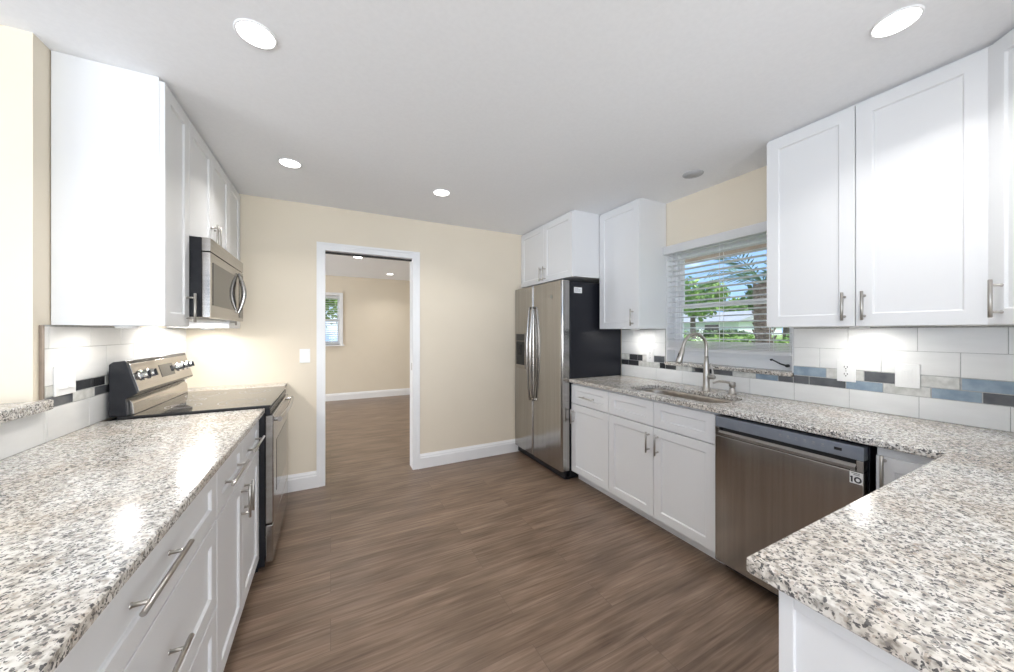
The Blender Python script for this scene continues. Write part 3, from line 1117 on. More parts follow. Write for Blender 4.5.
los = [(1.955, 2.115, 'd'), (2.115, 2.265, 'l'), (2.265, 2.40, 'd'), (2.40, 2.53, 'k'), (2.53, 2.68, 'l'), (2.68, 2.83, 'd'), (2.83, 2.98, 'b'), (2.98, 3.13, 'l'), (3.13, 3.388, 'd')]
rows.append((0.9145, 1.039, cutrow(-0.05, 1.905, 1.968, 0.255)))
rows.append((0.9145, 1.04, cutrow(1.951, D - 0.003, 1.968, 0.255)))
rows.append((1.04, 1.083, [(a_, b_, K[c]) for a_, b_, c in los]))
rows.append((1.083, 1.127, [(a_, b_, K[c]) for a_, b_, c in ups]))
rows.append((1.127, 1.27, cutrow(1.95, D - 0.003, 2.10, 0.255)))
rows.append((1.27, 1.356, cutrow(1.95, D - 0.003, 1.975, 0.255)))
rows[0] = (0.9145, 1.039, cutrow(-0.05, 1.950, 1.968, 0.255))
rows[1] = (0.9145, 1.04, cutrow(1.950, D - 0.003, 1.968, 0.255))
splash('trim_2', LW, 1, rows, '', [(-0.05, 1.950, 0.914, 1.0395), (1.950, D - 0.002, 0.914, 1.3615)])
struct('trim_3', MB().box(LW, LW + 0.010, 1.938, 1.9495, 1.081, 1.36, bevel=0.001), 'bronze')

# ------------------------------------------------------------------ wall plates
def plate_base(root, w, h, t=0.006):
    mb = MB()
    mb.box(-w / 2, w / 2, -t, 0, -h / 2, h / 2, bevel=0.002)
    return mb.build('face_plate', 'plastic', root)


def outlet(label, loc, rz):
    r = thing('power_outlet', label, 'outlet', loc, rz)
    plate_base(r, 0.078, 0.118)
    for s_ in (-1, 1):
        mb = MB()
        pts = []
        for i in range(20):
            a = 2 * PI * i / 20
            pts.append((max(-0.0155, min(0.0155, 0.0185 * math.cos(a))), s_ * 0.0195 + 0.0145 * math.sin(a)))
        mb.prism(pts, 1, -0.0085, -0.0055)
        o = mb.build('socket', 'plastic', r)
        mb = MB()
        zc = s_ * 0.0195
        mb.box(-0.0075, -0.0050, -0.0092, -0.0084, zc - 0.001, zc + 0.008)
        mb.box(0.0050, 0.0075, -0.0092, -0.0084, zc - 0.001, zc + 0.008)
        mb.cyl((0, -0.0092, zc - 0.007), (0, -0.0084, zc - 0.007), 0.0028, n=10)
        mb.build('socket_slots', 'dark', o)
    MB().cyl((0, -0.0085, 0), (0, -0.0055, 0), 0.003, n=10).build('screw', 'nickel', r)
    return r


def rocker(label, loc, rz, gangs=1, w=None, slide=False):
    r = thing('light_switch', label, 'switch', loc, rz)
    w = w or (0.078 + 0.046 * (gangs - 1))
    plate_base(r, w, 0.118)
    for k in range(gangs):
        xc = (k - (gangs - 1) / 2) * 0.046
        mb = MB()
        mb.box(xc - 0.0175, xc + 0.0175, -0.0075, -0.0055, -0.034, 0.034, bevel=0.001)
        o = mb.build('switch_frame', 'plastic', r)
        if slide:
            mb = MB()
            mb.box(xc - 0.012, xc + 0.004, -0.0105, -0.007, -0.026, 0.026, bevel=0.0015)
            mb.build('rocker_paddle', 'plastic', o)
            MB().box(xc + 0.008, xc + 0.0125, -0.0095, -0.007, -0.026, 0.02, bevel=0.0008).build('dimmer_slide', 'plastic', o)
        else:
            mb = MB()
            mb.prism([(-0.0075, -0.031), (-0.0125, -0.031), (-0.0075, 0.0), (-0.0095, 0.031), (-0.007, 0.031)], 0, xc - 0.0145, xc + 0.0145)
            mb.build('rocker_paddle', 'plastic', o)
    return r


outlet('white duplex outlet on the right backsplash nearer the window', (RW - 0.0082, 0.842, 1.119), RZ)
rocker('white dimmer switch plate on the right backsplash under the corner cabinet', (RW - 0.0082, 0.615, 1.118), RZ, slide=True, w=0.084)
outlet('white outlet on the short backsplash between refrigerator and window', (RW - 0.0082, 2.155, 1.125), RZ)
rocker('white double switch plate on the left backsplash beside the granite ledge', (LW + 0.0082, 2.058, 1.14), LZ, gangs=2)
rocker('white switch plate on the beige wall left of the doorway', (-0.195, D - 0.0002, 1.132), 0)

# ------------------------------------------------------------------ ceiling lights
def downlight(x, y, lit=True, label='', z=H):
    t = thing('recessed_light', label, 'ceiling light', (x, y, z - 0.006), 0, 'recessed ceiling lights')
    MB().lathe([(0.066, 0.0058), (0.066, 0.004), (0.064, 0.001), (0.0585, 0.0015), (0.0578, 0.003), (0.0578, 0.0058)], n=40).build('trim_ring', 'trim' if lit else 'unlit', t)
    MB().lathe([(0.0, 0.0028), (0.0575, 0.0028), (0.0575, 0.0056), (0.0, 0.0056)], n=40).build('lens', 'lens' if lit else 'unlit', t)
    if lit:
        a_ = bpy.data.lights.new('downlight_lamp', 'AREA')
        a_.shape = 'DISK'
        a_.size = 0.11
        a_.energy = LAMP_W
        a_.color = (1.0, 0.98, 0.95)
        a_.spread = math.radians(125)
        o = bpy.data.objects.new('downlight_lamp', a_)
        COL.objects.link(o)
        o.parent = t
        o.location = (0, 0, -0.001)
    return t


downlight(-0.244, 1.548, label='lit recessed ceiling light nearest the left wall cabinets, large at upper left')
downlight(-0.234, 2.625, label='lit recessed ceiling light near the far wall above the range')
downlight(0.774, 2.639, label='lit recessed ceiling light just before the doorway wall, in the middle of the ceiling')
downlight(1.776, 0.457, label='lit recessed ceiling light beside the right wall cabinets, at upper right')
u = downlight(2.233, 1.537, lit=False, label='unlit round recessed ceiling light above the kitchen window')
u['group'] = 'recessed ceiling lights'
downlight(0.355, 5.47, label='nearer left recessed light in the room beyond the doorway')
downlight(0.997, 6.797, label='farther right recessed light in the room beyond the doorway')
for x, y in ((-0.24, -0.6), (0.77, -0.9), (-2.6, 0.8), (-2.6, 2.6), (-1.5, -2.2), (1.2, -2.4)):  # extra lamps added out of view to brighten the kitchen
    downlight(x, y, label='unseen recessed fill light added on the open side of the kitchen')
for x, y in ((-1.6, 5.0), (-1.6, 6.6), (1.9, 5.0)):  # extra lamps added out of view to brighten the next room
    downlight(x, y, label='unseen recessed fill light added in the next room behind the doorway wall')

# ------------------------------------------------------------------ range
RY0, RY1 = 2.3165, 3.0785
r = thing('electric_range', 'stainless and black electric range with glass cooktop against the left wall', 'range', (-0.62, 2.697, 0))
mb = MB()
mb.box(LW + 0.01, -0.325, RY0, RY1, 0.03, 0.905, bevel=0.003)
mb.box(LW + 0.06, -0.36, RY0 + 0.02, RY1 - 0.02, 0.0, 0.03)
mb.build('body', 'black', r, True)
MB().box(LW + 0.06, -0.298, RY0 - 0.003, RY1 + 0.003, 0.9155, 0.927, bevel=0.003).box(LW + 0.06, -0.305, RY0 + 0.001, RY1 - 0.001, 0.9045, 0.9155).build('cooktop', 'blackglass', r, True)
mb = MB()
for (bx, by, br_) in ((-0.46, 2.50, 0.11), (-0.46, 2.89, 0.085), (-0.72, 2.50, 0.075), (-0.72, 2.89, 0.10), (-0.72, 2.70, 0.045)):
    for rr in (br_, br_ * 0.66):
        mb.lathe([(rr - 0.0012, 0.9272), (rr + 0.0012, 0.9272)], (bx, by, 0), 40)
mb.build('burner_rings', 'greyink', r, True)
# oven door
mb = MB()
mb.box(-0.324, -0.285, RY0 + 0.003, RY1 - 0.003, 0.262, 0.868, bevel=0.006)
od = mb.build('oven_door', 'steel_h', r, True)
MB().box(-0.2865, -0.2835, RY0 + 0.12, RY1 - 0.12, 0.40, 0.70, bevel=0.001).build('oven_window', 'ovenglass', od, True)
mb = MB()
hy0, hy1 = RY0 + 0.03, RY1 - 0.03
pts, n_ = [], 14
for i in range(n_ + 1):
    t_ = i / n_
    pts.append((-0.258 + 0.012 * math.sin(PI * t_), hy0 + (hy1 - hy0) * t_, 0.838))
mb.tube(pts, 0.014, 12, flat=(0.8, 1.2))
for y in (hy0 + 0.012, hy1 - 0.012):
    mb.tube([(-0.286, y, 0.838), (-0.258, y, 0.838)], 0.011, 10)
mb.build('oven_handle', 'steel_h', od, True)
MB().box(-0.324, -0.300, RY0 + 0.002, RY1 - 0.002, 0.872, 0.903, bevel=0.003).build('vent_trim', 'black', r, True)
MB().box(-0.324, -0.287, RY0 + 0.003, RY1 - 0.003, 0.05, 0.255, bevel=0.006).build('storage_drawer', 'steel_h', r, True)
# backguard: tilted console over a set-back lower panel
mb = MB()
mb.prism([(-0.938, 0.9275), (-0.938, 1.178), (-0.925, 1.190), (-0.880, 1.195), (-0.838, 1.034), (-0.880, 1.010), (-0.876, 0.9275)], 1, RY0, RY1, bevel=0.003)
mb.build('backguard', 'black', r, True)
# stainless console face lying on the tilted front
p_top, p_bot = Vector((-0.8790, 1.190)), Vector((-0.8385, 1.037))
dn = (p_bot - p_top).normalized()
nn = Vector((-dn.y, dn.x))
if nn.x < 0:
    nn = -nn
q0, q1 = p_top + dn * 0.012, p_bot - dn * 0.006
mb = MB()
mb.prism([tuple(q0), tuple(q1), tuple(q1 + nn * 0.004), tuple(q0 + nn * 0.004)], 1, RY0 + 0.014, RY1 - 0.014, bevel=0.0012)
con = mb.build('control_panel', 'steel_h', r, True)
def on_face(s_, off):
    p = p_top + dn * s_ + nn * off
    return p
mb = MB()
a_, b_ = on_face(0.045, 0.0035), on_face(0.115, 0.0035)
c_, d_ = on_face(0.115, 0.0055), on_face(0.045, 0.0055)
mb.prism([tuple(a_), tuple(b_), tuple(c_), tuple(d_)], 1, 2.62, 2.80)
mb.build('display', 'blackglass', con, True)
for ky in (2.40, 2.475, 2.87, 2.95, 3.025):
    k0, k1, k2, k3 = on_face(0.078, 0.004), on_face(0.078, 0.010), on_face(0.078, 0.030), on_face(0.078, 0.034)
    mb = MB()
    V = lambda p: (p.x, ky, p.y)
    mb.tube([V(k0), V(k1), V(k1), V(k2), V(k3)], [0.027, 0.027, 0.021, 0.019, 0.016], 22)
    kb = mb.build('control_knob', 'chrome', con, True)
    mb = MB()
    g0, g1 = on_face(0.060, 0.034), on_face(0.096, 0.034)
    g2, g3 = on_face(0.096, 0.041), on_face(0.060, 0.041)
    mb.prism([tuple(g0), tuple(g1), tuple(g2), tuple(g3)], 1, ky - 0.0045, ky + 0.0045, bevel=0.001)
    mb.build('knob_grip', 'black', kb, True)
mb = MB()
mb.prism([(-0.8785, 1.002), (-0.8655, 0.985), (-0.8605, 0.9285), (-0.8755, 0.9285)], 1, RY0 + 0.030, RY1 - 0.012, bevel=0.0015)
mb.build('lower_panel', 'steel_h', r, True)

# ------------------------------------------------------------------ microwave
QY0, QY1 = 2.284, 3.036
MZ0, MZ1 = 1.408, 1.822
MX0, MX1 = -0.590, -0.553
r = thing('microwave', 'stainless over the range microwave with curved handle under the left cabinets', 'microwave', (-0.76, 2.665, MZ0))
MB().box(LW + 0.012, MX0, QY0 + 0.004, QY1 - 0.004, MZ0 + 0.004, MZ1 - 0.0, bevel=0.003).build('body', 'black', r, True)
mb = MB()
my0, my1 = QY0 + 0.004, QY1 - 0.004
mb.box(MX0 + 0.0005, MX1, my0, my1, 1.752, MZ1, bevel=0.003)
mb.build('vent_panel', 'steel_h', r, True)
mb = MB()
mb.box(MX0 + 0.0005, MX1, my0, my1, MZ0, 1.748, bevel=0.004)
dr = mb.build('microwave_door', 'steel_h', r, True)
MB().box(MX1 - 0.001, MX1 + 0.0025, my0 + 0.035, my1 - 0.21, 1.475, 1.70, bevel=0.001).build('door_window', 'ovenglass', dr, True)
MB().box(MX1 - 0.001, MX1 + 0.002, my1 - 0.125, my1 - 0.012, 1.43, 1.73, bevel=0.001).build('keypad', 'ovenglass', dr, True)
mb = MB()
pts = []
for i in range(17):
    t_ = i / 16
    pts.append((MX1 + 0.004 + 0.030 * math.sin(PI * t_), my1 - 0.165, 1.462 + 0.262 * t_))
mb.tube(pts, [0.009 + 0.006 * math.sin(PI * i / 16) for i in range(17)], 12, flat=(1.0, 0.7))
mb.build('door_handle', 'steel_h', dr, True)
mb = MB()
mb.box(LW + 0.06, -0.64, QY0 + 0.05, QY1 - 0.05, MZ0 - 0.004, MZ0 + 0.0035)
mb.build('underside_panel', 'plastic', r, True, label='white underside with grease filters')
t = bpy.data.lights.new('cooktop_lamp', 'AREA')
t.shape = 'RECTANGLE'
t.size, t.size_y = 0.12, 0.06
t.energy = 5.0
t.color = (1.0, 0.97, 0.93)
lo_ = bpy.data.objects.new('cooktop_lamp', t)
COL.objects.link(lo_)
lo_.parent = r
lo_.location = (0, 0.18, -0.006)

# ------------------------------------------------------------------ refrigerator
FX = 1.826
fy0, fy1, fsp = 2.502, 3.386, 2.995
ftop = 1.80
r = thing('refrigerator', 'stainless side by side refrigerator with black side beside the far wall', 'refrigerator', (2.2, 2.945, 0))
mb = MB()
mb.box(FX + 0.090, RW - 0.012, fy0, fy1, 0.03, ftop - 0.005, bevel=0.004)
mb.box(FX + 0.09, RW - 0.05, fy0 + 0.03, fy1 - 0.03, 0.0, 0.03)
mb.build('body', 'black_side', r, True)
MB().box(FX + 0.04, FX + 0.066, fy0 + 0.01, fy1 - 0.01, 0.012, 0.085, bevel=0.004).build('kick_grille', 'black', r, True)
MB().cyl((FX + 0.10, fy0 + 0.04, 0.0), (FX + 0.10, fy0 + 0.04, 0.03), 0.02, n=16).build('foot', 'black', r, True)


def fridge_door(name, ya, yb, mat):
    """door slab with softly rounded vertical front edges"""
    mb = MB()
    pts = [(FX + 0.084, ya), (FX + 0.016, ya), (FX + 0.006, ya + 0.005), (FX + 0.001, ya + 0.018), (FX - 0.004, (ya + yb) / 2), (FX + 0.001, yb - 0.018), (FX + 0.006, yb - 0.005), (FX + 0.016, yb), (FX + 0.084, yb)]
    mb.prism(pts, 2, 0.088, ftop, bevel=0.0015)
    return mb.build(name, mat, r, True)


d1 = fridge_door('refrigerator_door', fy0, fsp - 0.003, 'steel')
d2 = fridge_door('freezer_door', fsp + 0.003, fy1, 'steel')


def fridge_handle(parent, y):
    mb = MB()
    pts = []
    for i in range(25):
        t_ = i / 24
        pts.append((FX - 0.018 - 0.030 * math.sin(PI * t_) ** 0.8, y, 0.64 + 0.95 * t_))
    mb.tube(pts, [0.011 + 0.004 * math.sin(PI * i / 24) for i in range(25)], 12, flat=(1.0, 0.75))
    for z in (0.652, 1.578):
        mb.cyl((FX, y, z), (FX - 0.026, y, z), 0.012, n=12)
    mb.build('door_handle', 'steel_h', parent, True)


fridge_handle(d1, fsp - 0.03)
fridge_handle(d2, fsp + 0.03)
mb = MB()
mb.box(FX - 0.0075, FX - 0.0005, 3.140, 3.340, 0.945, 1.325, bevel=0.002)
disp = mb.build('dispenser_bezel', 'steel_h', d2, True)
MB().box(FX - 0.0085, FX - 0.0073, 3.153, 3.327, 0.985, 1.235).build('dispenser_recess', 'dark', disp, True)
MB().box(FX - 0.0095, FX - 0.0073, 3.153, 3.327, 1.240, 1.312, bevel=0.0006).build('dispenser_controls', 'blackglass', disp, True)
MB().box(FX - 0.016, FX - 0.0083, 3.215, 3.265, 1.09, 1.20, bevel=0.002).build('dispenser_paddle', 'black', disp, True)
MB().cyl((FX - 0.0015, 2.66, 1.66), (FX - 0.0055, 2.66, 1.66), 0.018, n=24).build('round_badge', 'badge', d1, True, label='small round grey badge')
mb = MB()
mb.box(1.962, 2.052, fy0 - 0.0012, fy0, 1.69, 1.742)
lab = mb.build('label_sticker', 'label', r, True, label='small white label sticker')
mb = MB()
for k, (a_, b_) in enumerate(((0, 0.02), (0.003, 0.036), (0.001, 0.030), (0.004, 0.034))):
    mb.box(1.970 + a_, 1.976 + b_ * 1.8, fy0 - 0.0018, fy0 - 0.0011, 1.730 - k * 0.009, 1.733 - k * 0.009)
mb.build('printed_lines', 'greyink', lab, True)

# ------------------------------------------------------------------ dishwasher
wy0, wy1 = 0.580, 1.180
WX = 1.905
r = thing('dishwasher', 'stainless dishwasher with grey control strip under the right counter', 'dishwasher', (2.2, 0.88, 0))
MB().box(WX + 0.05, RW - 0.06, wy0 - 0.004, wy1 + 0.004, 0.06, 0.870, bevel=0.002).build('body', 'black', r, True)
MB().box(WX + 0.10, WX + 0.12, wy0, wy1, 0.0, 0.075).build('toe_panel', 'black', r, True)
MB().box(WX + 0.004, WX + 0.05, wy0, wy1, 0.812, 0.868, bevel=0.002).build('control_panel', 'control', r, True)
mb = MB()
# door skin with pocket handle: side stiles reach the control strip, lip curls out below the pocket
mb.box(WX, WX + 0.048, wy0, wy1, 0.072, 0.765, bevel=0.003)
mb.box(WX, WX + 0.048, wy0, wy0 + 0.022, 0.765, 0.811, bevel=0.002)
mb.box(WX, WX + 0.048, wy1 - 0.022, wy1, 0.765, 0.811, bevel=0.002)
ddr = mb.build('door', 'steel', r, True)
mb = MB()
mb.box(WX + 0.034, WX + 0.048, wy0 + 0.022, wy1 - 0.022, 0.766, 0.811)
mb.build('handle_pocket', 'dark', ddr, True)
mb = MB()
mb.prism([(WX + 0.030, 0.7655), (WX + 0.0, 0.7655), (WX - 0.008, 0.772), (WX - 0.008, 0.784), (WX + 0.004, 0.795), (WX + 0.012, 0.793), (WX + 0.004, 0.784), (WX + 0.006, 0.775), (WX + 0.030, 0.775)], 1, wy0 + 0.022, wy1 - 0.022)
mb.build('pocket_handle', 'steel_h', ddr, True)
mb = MB()
for k in range(6):
    y = 0.87 - k * 0.032
    mb.box(WX + 0.0032, WX + 0.0045, y - 0.006, y + 0.006, 0.836, 0.839)
    mb.box(WX + 0.0032, WX + 0.0045, y - 0.004, y + 0.004, 0.843, 0.849)
mb.build('control_icons', 'greyink', r, True)
MB().box(WX + 0.0028, WX + 0.0045, 0.647, 0.672, 0.835, 0.847).build('display', 'blackglass', r, True)
mb = MB()
mb.box(WX - 0.0012, WX + 0.001, 0.5815, 0.621, 0.716, 0.763)
st = mb.build('label_sticker', 'label', ddr, True, label='white square sticker with a bold number 10')
mb = MB()
fx0, fx1 = WX - 0.0019, WX - 0.0011
# digits "10" (reading direction is toward -Y)
mb.box(fx0, fx1, 0.6115, 0.6170, 0.7205, 0.7445)
mb.box(fx0, fx1, 0.6145, 0.6192, 0.739, 0.743)
n_ = 24
ring_o = [(0.596 + 0.0118 * math.cos(2 * PI * i / n_), 0.7325 + 0.0128 * math.sin(2 * PI * i / n_)) for i in range(n_)]
ring_i = [(0.596 + 0.0062 * math.cos(2 * PI * i / n_), 0.7325 + 0.0070 * math.sin(2 * PI * i / n_)) for i in range(n_)]
for i in range(n_):
    j = (i + 1) % n_
    mb.quad((fx0, *ring_o[i]), (fx0, *ring_o[j]), (fx0, *ring_i[j]), (fx0, *ring_i[i]))
for k in range(2):
    mb.box(fx0, fx1, 0.590, 0.615 - k * 0.006, 0.757 - k * 0.006, 0.759 - k * 0.006)
mb.build('printed_number', 'ink', st, True)

# ------------------------------------------------------------------ sink, faucet, soap dispenser
r = thing('kitchen_sink', 'undermount stainless sink set in the granite counter below the window', 'sink', ((SX0 + SX1) / 2, 1.58, 0.70))
mb = MB()
bm = mb.bm
levels = [(-0.02, 0.8835), (0.004, 0.8835), (0.004, 0.875), (0.002, 0.87), (-0.004, 0.74), (-0.016, 0.712), (-0.045, 0.700), (-0.10, 0.697)]
lv = [(0.018, 0.8832), (-0.001, 0.8832), (-0.003, 0.870), (-0.010, 0.735), (-0.022, 0.712), (-0.045, 0.702), (-0.12, 0.698)]
prev = None
for off, z in lv:
    rr = max(0.02, 0.10 + off)
    pts = rrect(SX0 - off, SX1 + off, SY0 - off, SY1 + off, rr, 10)
    ring = [bm.verts.new((x, y, z)) for x, y in pts]
    if prev:
        for j in range(len(ring)):
            f = bm.faces.new((prev[j], prev[(j + 1) % len(ring)], ring[(j + 1) % len(ring)], ring[j]))
            f.smooth = True
    prev = ring
bm.faces.new(prev)
bmesh.ops.recalc_face_normals(bm, faces=bm.faces)
mb.build('basin', 'sinksteel', r, True)
MB().lathe([(0.0, 0.7005), (0.028, 0.7005), (0.040, 0.7035), (0.044, 0.7005), (0.044, 0.6985)], ((SX0 + SX1) / 2 + 0.05, 1.58, 0), 28).build('drain', 'chrome', r, True)

FXX, FYY = 2.385, 1.540
r = thing('kitchen_faucet', 'brushed nickel gooseneck pull-down faucet behind the sink', 'faucet', (FXX, FYY, CT1))
mb = MB()
mb.lathe([(0.0, 0.0), (0.027, 0.0), (0.027, 0.006), (0.0235, 0.010), (0.0225, 0.06), (0.0205, 0.12), (0.017, 0.20), (0.0135, 0.25), (0.0, 0.25)], (0, 0, 0), 28)
mb.build('base_column', 'nickel', r)
mb = MB()
sd = Vector((-0.90, 0.30, 0)).normalized()     # spout direction
R_ = 0.088
top = 0.318
pts = [Vector((0, 0, 0.24)), Vector((0, 0, 0.28)), Vector((0, 0, top))]
for i in range(1, 17):
    a = PI * i / 16 * 0.93
    pts.append(Vector((0, 0, top)) + sd * (R_ - R_ * math.cos(a)) + Vector((0, 0, R_ * math.sin(a))))
last = pts[-1]
dr_ = (pts[-1] - pts[-2]).normalized()
pts.append(last + dr_ * 0.03)
mb.tube(pts, 0.0115, 14)
mb.build('gooseneck', 'nickel', r)
e0 = last + dr_ * 0.028
mb = MB()
mb.tube([e0, e0 + dr_ * 0.01, e0 + dr_ * 0.06, e0 + dr_ * 0.105, e0 + dr_ * 0.112], [0.0125, 0.0155, 0.0185, 0.022, 0.018], 18)
sp = mb.build('spray_head', 'nickel', r)
mb = MB()
side = sd.copy()
c0 = e0 + dr_ * 0.055 + side * 0.0165
mb.tube([c0 - dr_ * 0.016, c0 + dr_ * 0.018], 0.006, 8)
mb.tube([e0 + dr_ * 0.111, e0 + dr_ * 0.115], 0.013, 16)
mb.build('spray_button', 'dark', sp)
mb = MB()
mb.tube([(0, -0.015, 0.105), (0, -0.055, 0.105), (0, -0.062, 0.105)], [0.0165, 0.0165, 0.012], 18)
mb.build('valve_body', 'nickel', r)
mb = MB()
mb.tube([(0, -0.048, 0.115), (0.002, -0.046, 0.14), (0.004, -0.036, 0.175), (0.004, -0.028, 0.20)], [0.006, 0.0055, 0.0055, 0.0045], 10)
mb.build('lever_handle', 'nickel', r)
r = thing('soap_dispenser', 'small brushed nickel soap dispenser to the right of the faucet', 'soap dispenser', (2.425, 1.385, CT1))
r.scale = (1.25, 1.25, 1.25)
MB().lathe([(0.0, 0.0), (0.022, 0.0), (0.022, 0.005), (0.016, 0.012), (0.013, 0.03), (0.013, 0.034), (0.0, 0.034)], n=24).build('collar', 'nickel', r)
mb = MB()
mb.lathe([(0.0, 0.034), (0.009, 0.034), (0.009, 0.038), (0.016, 0.040), (0.0155, 0.062), (0.012, 0.066), (0.0, 0.066)], n=24)
mb.tube([(0, 0, 0.058), (-0.03, 0.018, 0.066), (-0.06, 0.036, 0.068), (-0.085, 0.052, 0.058)], [0.008, 0.007, 0.006, 0.005], 10)
mb.build('pump_spout', 'nickel', r)

# ------------------------------------------------------------------ outdoors
rnd = random.Random(7)
mb = MB()
bm = mb.bm
gx = [2.8, 5, 7, 9, 12, 16, 22, 35, 70]
gz = [-0.25, -0.1, 0.2, 0.6, 0.95, 1.08, 1.12, 1.15, 1.18]
gy = [-20, -5, 0, 3, 6, 9, 14, 24, 60]
grid = [[bm.verts.new((x, y, z + rnd.uniform(-0.02, 0.02))) for y in gy] for x, z in zip(gx, gz)]
for i in range(len(gx) - 1):
    for j in range(len(gy) - 1):
        bm.faces.new((grid[i][j], grid[i + 1][j], grid[i + 1][j + 1], grid[i][j + 1]))
struct('ground_1', mb, 'lawn')
mb = MB()
mb.box(-12, 2.8, FY + 0.2, 40, -0.3, -0.2)
struct('ground_2', mb, 'lawn')

struct('ground_3', MB().box(2.72, 5.1, -6, 12, -0.3, -0.06), 'stucco')  # pale patio slab, added out of view to bounce light onto the slats
# own roof overhang seen through the top of the window
struct('trim_4', MB().box(RW + WT + 0.01, 3.40, -3.0, 7.6, 2.13, 2.17, 'stucco').box(3.40, 3.45, -3.0, 7.6, 2.065, 2.20, 'soffit'))


def leaves(mb, c, rad, n, size, shell=0.55):
    c = Vector(c)
    for _ in range(n):
        d = Vector((rnd.gauss(0, 1), rnd.gauss(0, 1), rnd.gauss(0, 1))).normalized()
        k = shell + (1 - shell) * rnd.random()
        k *= 1 + 0.12 * math.sin(5 * d.x + c.x) * math.cos(4 * d.y + c.y)
        p = c + Vector((d.x * rad[0], d.y * rad[1], d.z * rad[2])) * k
        u_ = Vector((rnd.gauss(0, 1), rnd.gauss(0, 1), rnd.gauss(0, 1))).normalized()
        v_ = u_.cross(d)
        if v_.length < 0.01:
            continue
        v_.normalize()
        s_ = size * rnd.uniform(0.6, 1.3)
        mb.bm.faces.new([mb.bm.verts.new(p + q_) for q_ in (u_ * s_, v_ * s_ * 0.55, -u_ * s_, -v_ * s_ * 0.55)])


def ground_z(x):
    for i in range(len(gx) - 1):
        if gx[i] <= x <= gx[i + 1]:
            t_ = (x - gx[i]) / (gx[i + 1] - gx[i])
            return gz[i] + t_ * (gz[i + 1] - gz[i])
    return -0.2


def tree(name, label, cat, x, y, z, h, rad, mat, n, size, trunk=0.12, group=None):
    r_ = thing(name, label, cat, (x, y, z), 0, group)
    mb_ = MB()
    mb_.tube([(0, 0, -0.1), (0.03, 0.02, h * 0.4), (0, 0, h * 0.7)], [trunk, trunk * 0.8, trunk * 0.5], 10)
    for k in range(5):
        a_ = 2 * PI * k / 5 + rnd.random()
        mb_.tube([(0, 0, h * (0.35 + 0.06 * k)), (math.cos(a_) * rad * 0.5, math.sin(a_) * rad * 0.5, h * (0.6 + 0.05 * k))], [trunk * 0.4, trunk * 0.15], 6)
    mb_.build('trunk', 'bark', r_)
    mb_ = MB()
    for k in range(7):
        a_ = 2 * PI * k / 7 + rnd.random()
        q_ = rad * rnd.uniform(0.25, 0.65)
        leaves(mb_, (math.cos(a_) * q_, math.sin(a_) * q_, h * rnd.uniform(0.55, 0.85)), (rad * 0.5, rad * 0.5, h * 0.22), n // 7, size)
    mb_.build('foliage', mat, r_)
    return r_


tree('leafy_tree', 'light green leafy tree at the left side of the window view', 'tree', 13.5, 9.3, ground_z(13.5), 2.5, 1.4, 'leaf_light', 3200, 0.10)
tree('leafy_tree', 'dark green tree behind the white house seen through the blind', 'tree', 31, 22.0, 1.1, 3.4, 2.4, 'leaf_dark', 2400, 0.22, 0.2)
tree('leafy_tree', 'mid distance tree right of the white house seen through the blind', 'tree', 31, 16.2, 1.1, 3.0, 2.2, 'leaf_light', 2200, 0.2, 0.2)
tree('leafy_tree', 'bushy tree behind the palm seen through the blind', 'tree', 15, 6.6, ground_z(15), 2.4, 1.5, 'leaf_dark', 2600, 0.12, 0.15)


def shrub(label, x, y, z, rad, h, mat, n, size, group=None):
    mb_ = MB()
    for k in range(4):
        leaves(mb_, (rnd.uniform(-0.5, 0.5) * rad, rnd.uniform(-0.5, 0.5) * rad, h * 0.5), (rad * 0.7, rad * 0.7, h * 0.5), n // 4, size, 0.3)
    o_ = mb_.build('garden_shrub', mat)
    o_.location = (x, y, z)
    return tag(o_, label, 'shrub', group)


shrub('yellow green shrub low in the window view at its left', 8.2, 6.1, ground_z(8.2), 0.7, 0.95, 'leaf_light', 1500, 0.06)
shrub('bright green shrub low in the middle of the window view', 8.6, 4.8, ground_z(8.6), 0.6, 0.78, 'leaf_light', 1500, 0.06)
shrub('low green shrub under the palm at the right of the window view', 9.3, 3.6, ground_z(9.3), 0.75, 0.75, 'leaf_light', 1500, 0.06)
shrub('dark green shrub in front of the white house', 17.0, 10.3, ground_z(17), 1.5, 0.36, 'leaf_dark', 1500, 0.08)

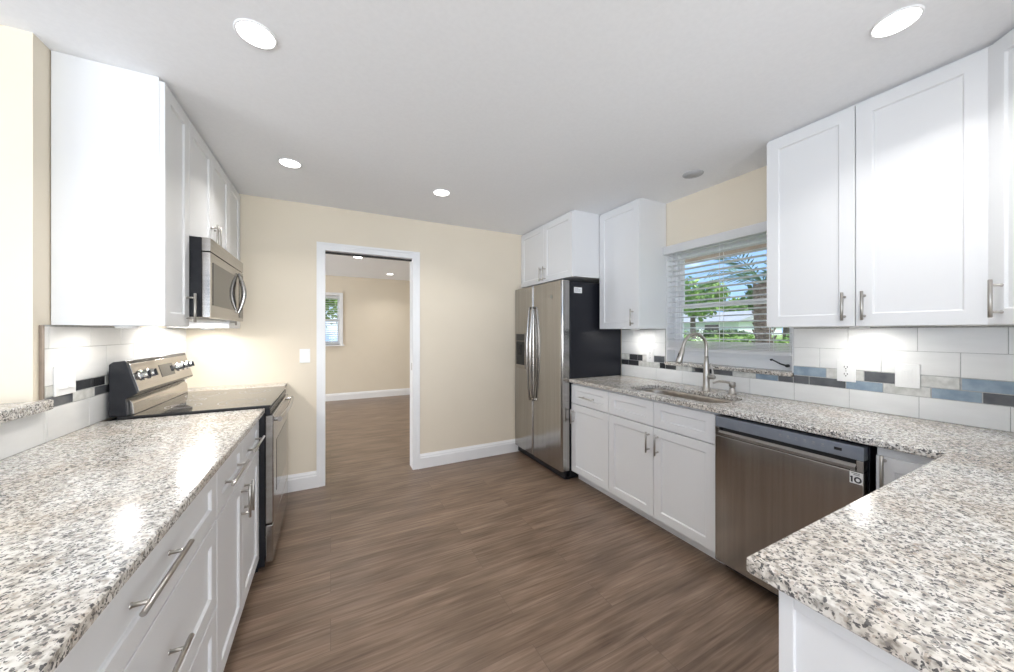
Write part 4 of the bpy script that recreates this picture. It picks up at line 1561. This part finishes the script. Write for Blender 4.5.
# palm
pz = ground_z(7)
r = thing('palm_tree', 'palm tree with rough brown trunk and fan of fronds outside the window', 'palm tree', (7.0, 3.44, pz))
mb = MB()
mb.tube([(0, 0, -0.1), (0.02, 0.0, 0.6), (0, 0.03, 1.3), (0, 0.02, 2.0)], [0.15, 0.12, 0.13, 0.15], 14)
for k in range(70):
    a_ = k * 2.4
    z_ = 0.2 + k * 0.026
    p = Vector((0.13 * math.cos(a_), 0.13 * math.sin(a_), z_))
    mb.tube([p, p + Vector((0.05 * math.cos(a_), 0.05 * math.sin(a_), 0.07))], [0.03, 0.012], 5)
mb.build('trunk', 'bark', r)
for k in range(16):
    a_ = k * 2.399
    el = rnd.uniform(-0.1, 1.1)
    mb = MB()
    d = Vector((math.cos(a_) * math.cos(el), math.sin(a_) * math.cos(el), math.sin(el)))
    s_ = Vector((-math.sin(a_), math.cos(a_), 0))
    spine = []
    p = Vector((0, 0.02, 2.02))
    for i in range(9):
        spine.append(p.copy())
        p = p + d * 0.12
        d = (d + Vector((0, 0, -0.11))).normalized()
    mb.tube(spine, [0.012 - 0.001 * i for i in range(9)], 5)
    for i in range(2, 9):
        for sg_ in (-1, 1):
            for hh in (0, 0.5):
                q_ = spine[i] if hh == 0 or i == 8 else (spine[i] + spine[i + 1]) / 2
                fwd = (spine[i] - spine[i - 1]).normalized()
                ln = 0.34 * math.sin(PI * (i - 0.5) / 9.5) + 0.08
                tipp = q_ + s_ * sg_ * ln + fwd * ln * 0.7 + Vector((0, 0, -0.10))
                w_ = fwd * 0.014
                mb.bm.faces.new([mb.bm.verts.new(v_) for v_ in (q_ - w_, (q_ + tipp) / 2 - w_ * 1.2, tipp, (q_ + tipp) / 2 + w_ * 1.2)])
    mb.build('frond', 'leaf_palm', r)

# white house across the street
r = thing('white_house', 'low white house with pale roof far outside the window', 'house', (24, 14.9, 1.1))
MB().box(22, 27, 12.2, 18.4, 1.05, 2.0).build('wall', 'stucco', r, True)
MB().prism([(21.5, 2.0), (27.5, 2.0), (24.5, 2.75)], 1, 11.9, 18.7).build('roof', 'roofing', r, True)
for y in (13.4, 16.6):
    MB().box(21.97, 22.05, y, y + 0.9, 1.3, 1.8).build('window', 'ovenglass', r, True)

# trees behind the far-room window
tree('leafy_tree', 'green tree outside the small window seen through the doorway', 'tree', -0.9, 11.5, -0.2, 4.4, 1.9, 'leaf_light', 3400, 0.12)

bpy.context.view_layer.update()
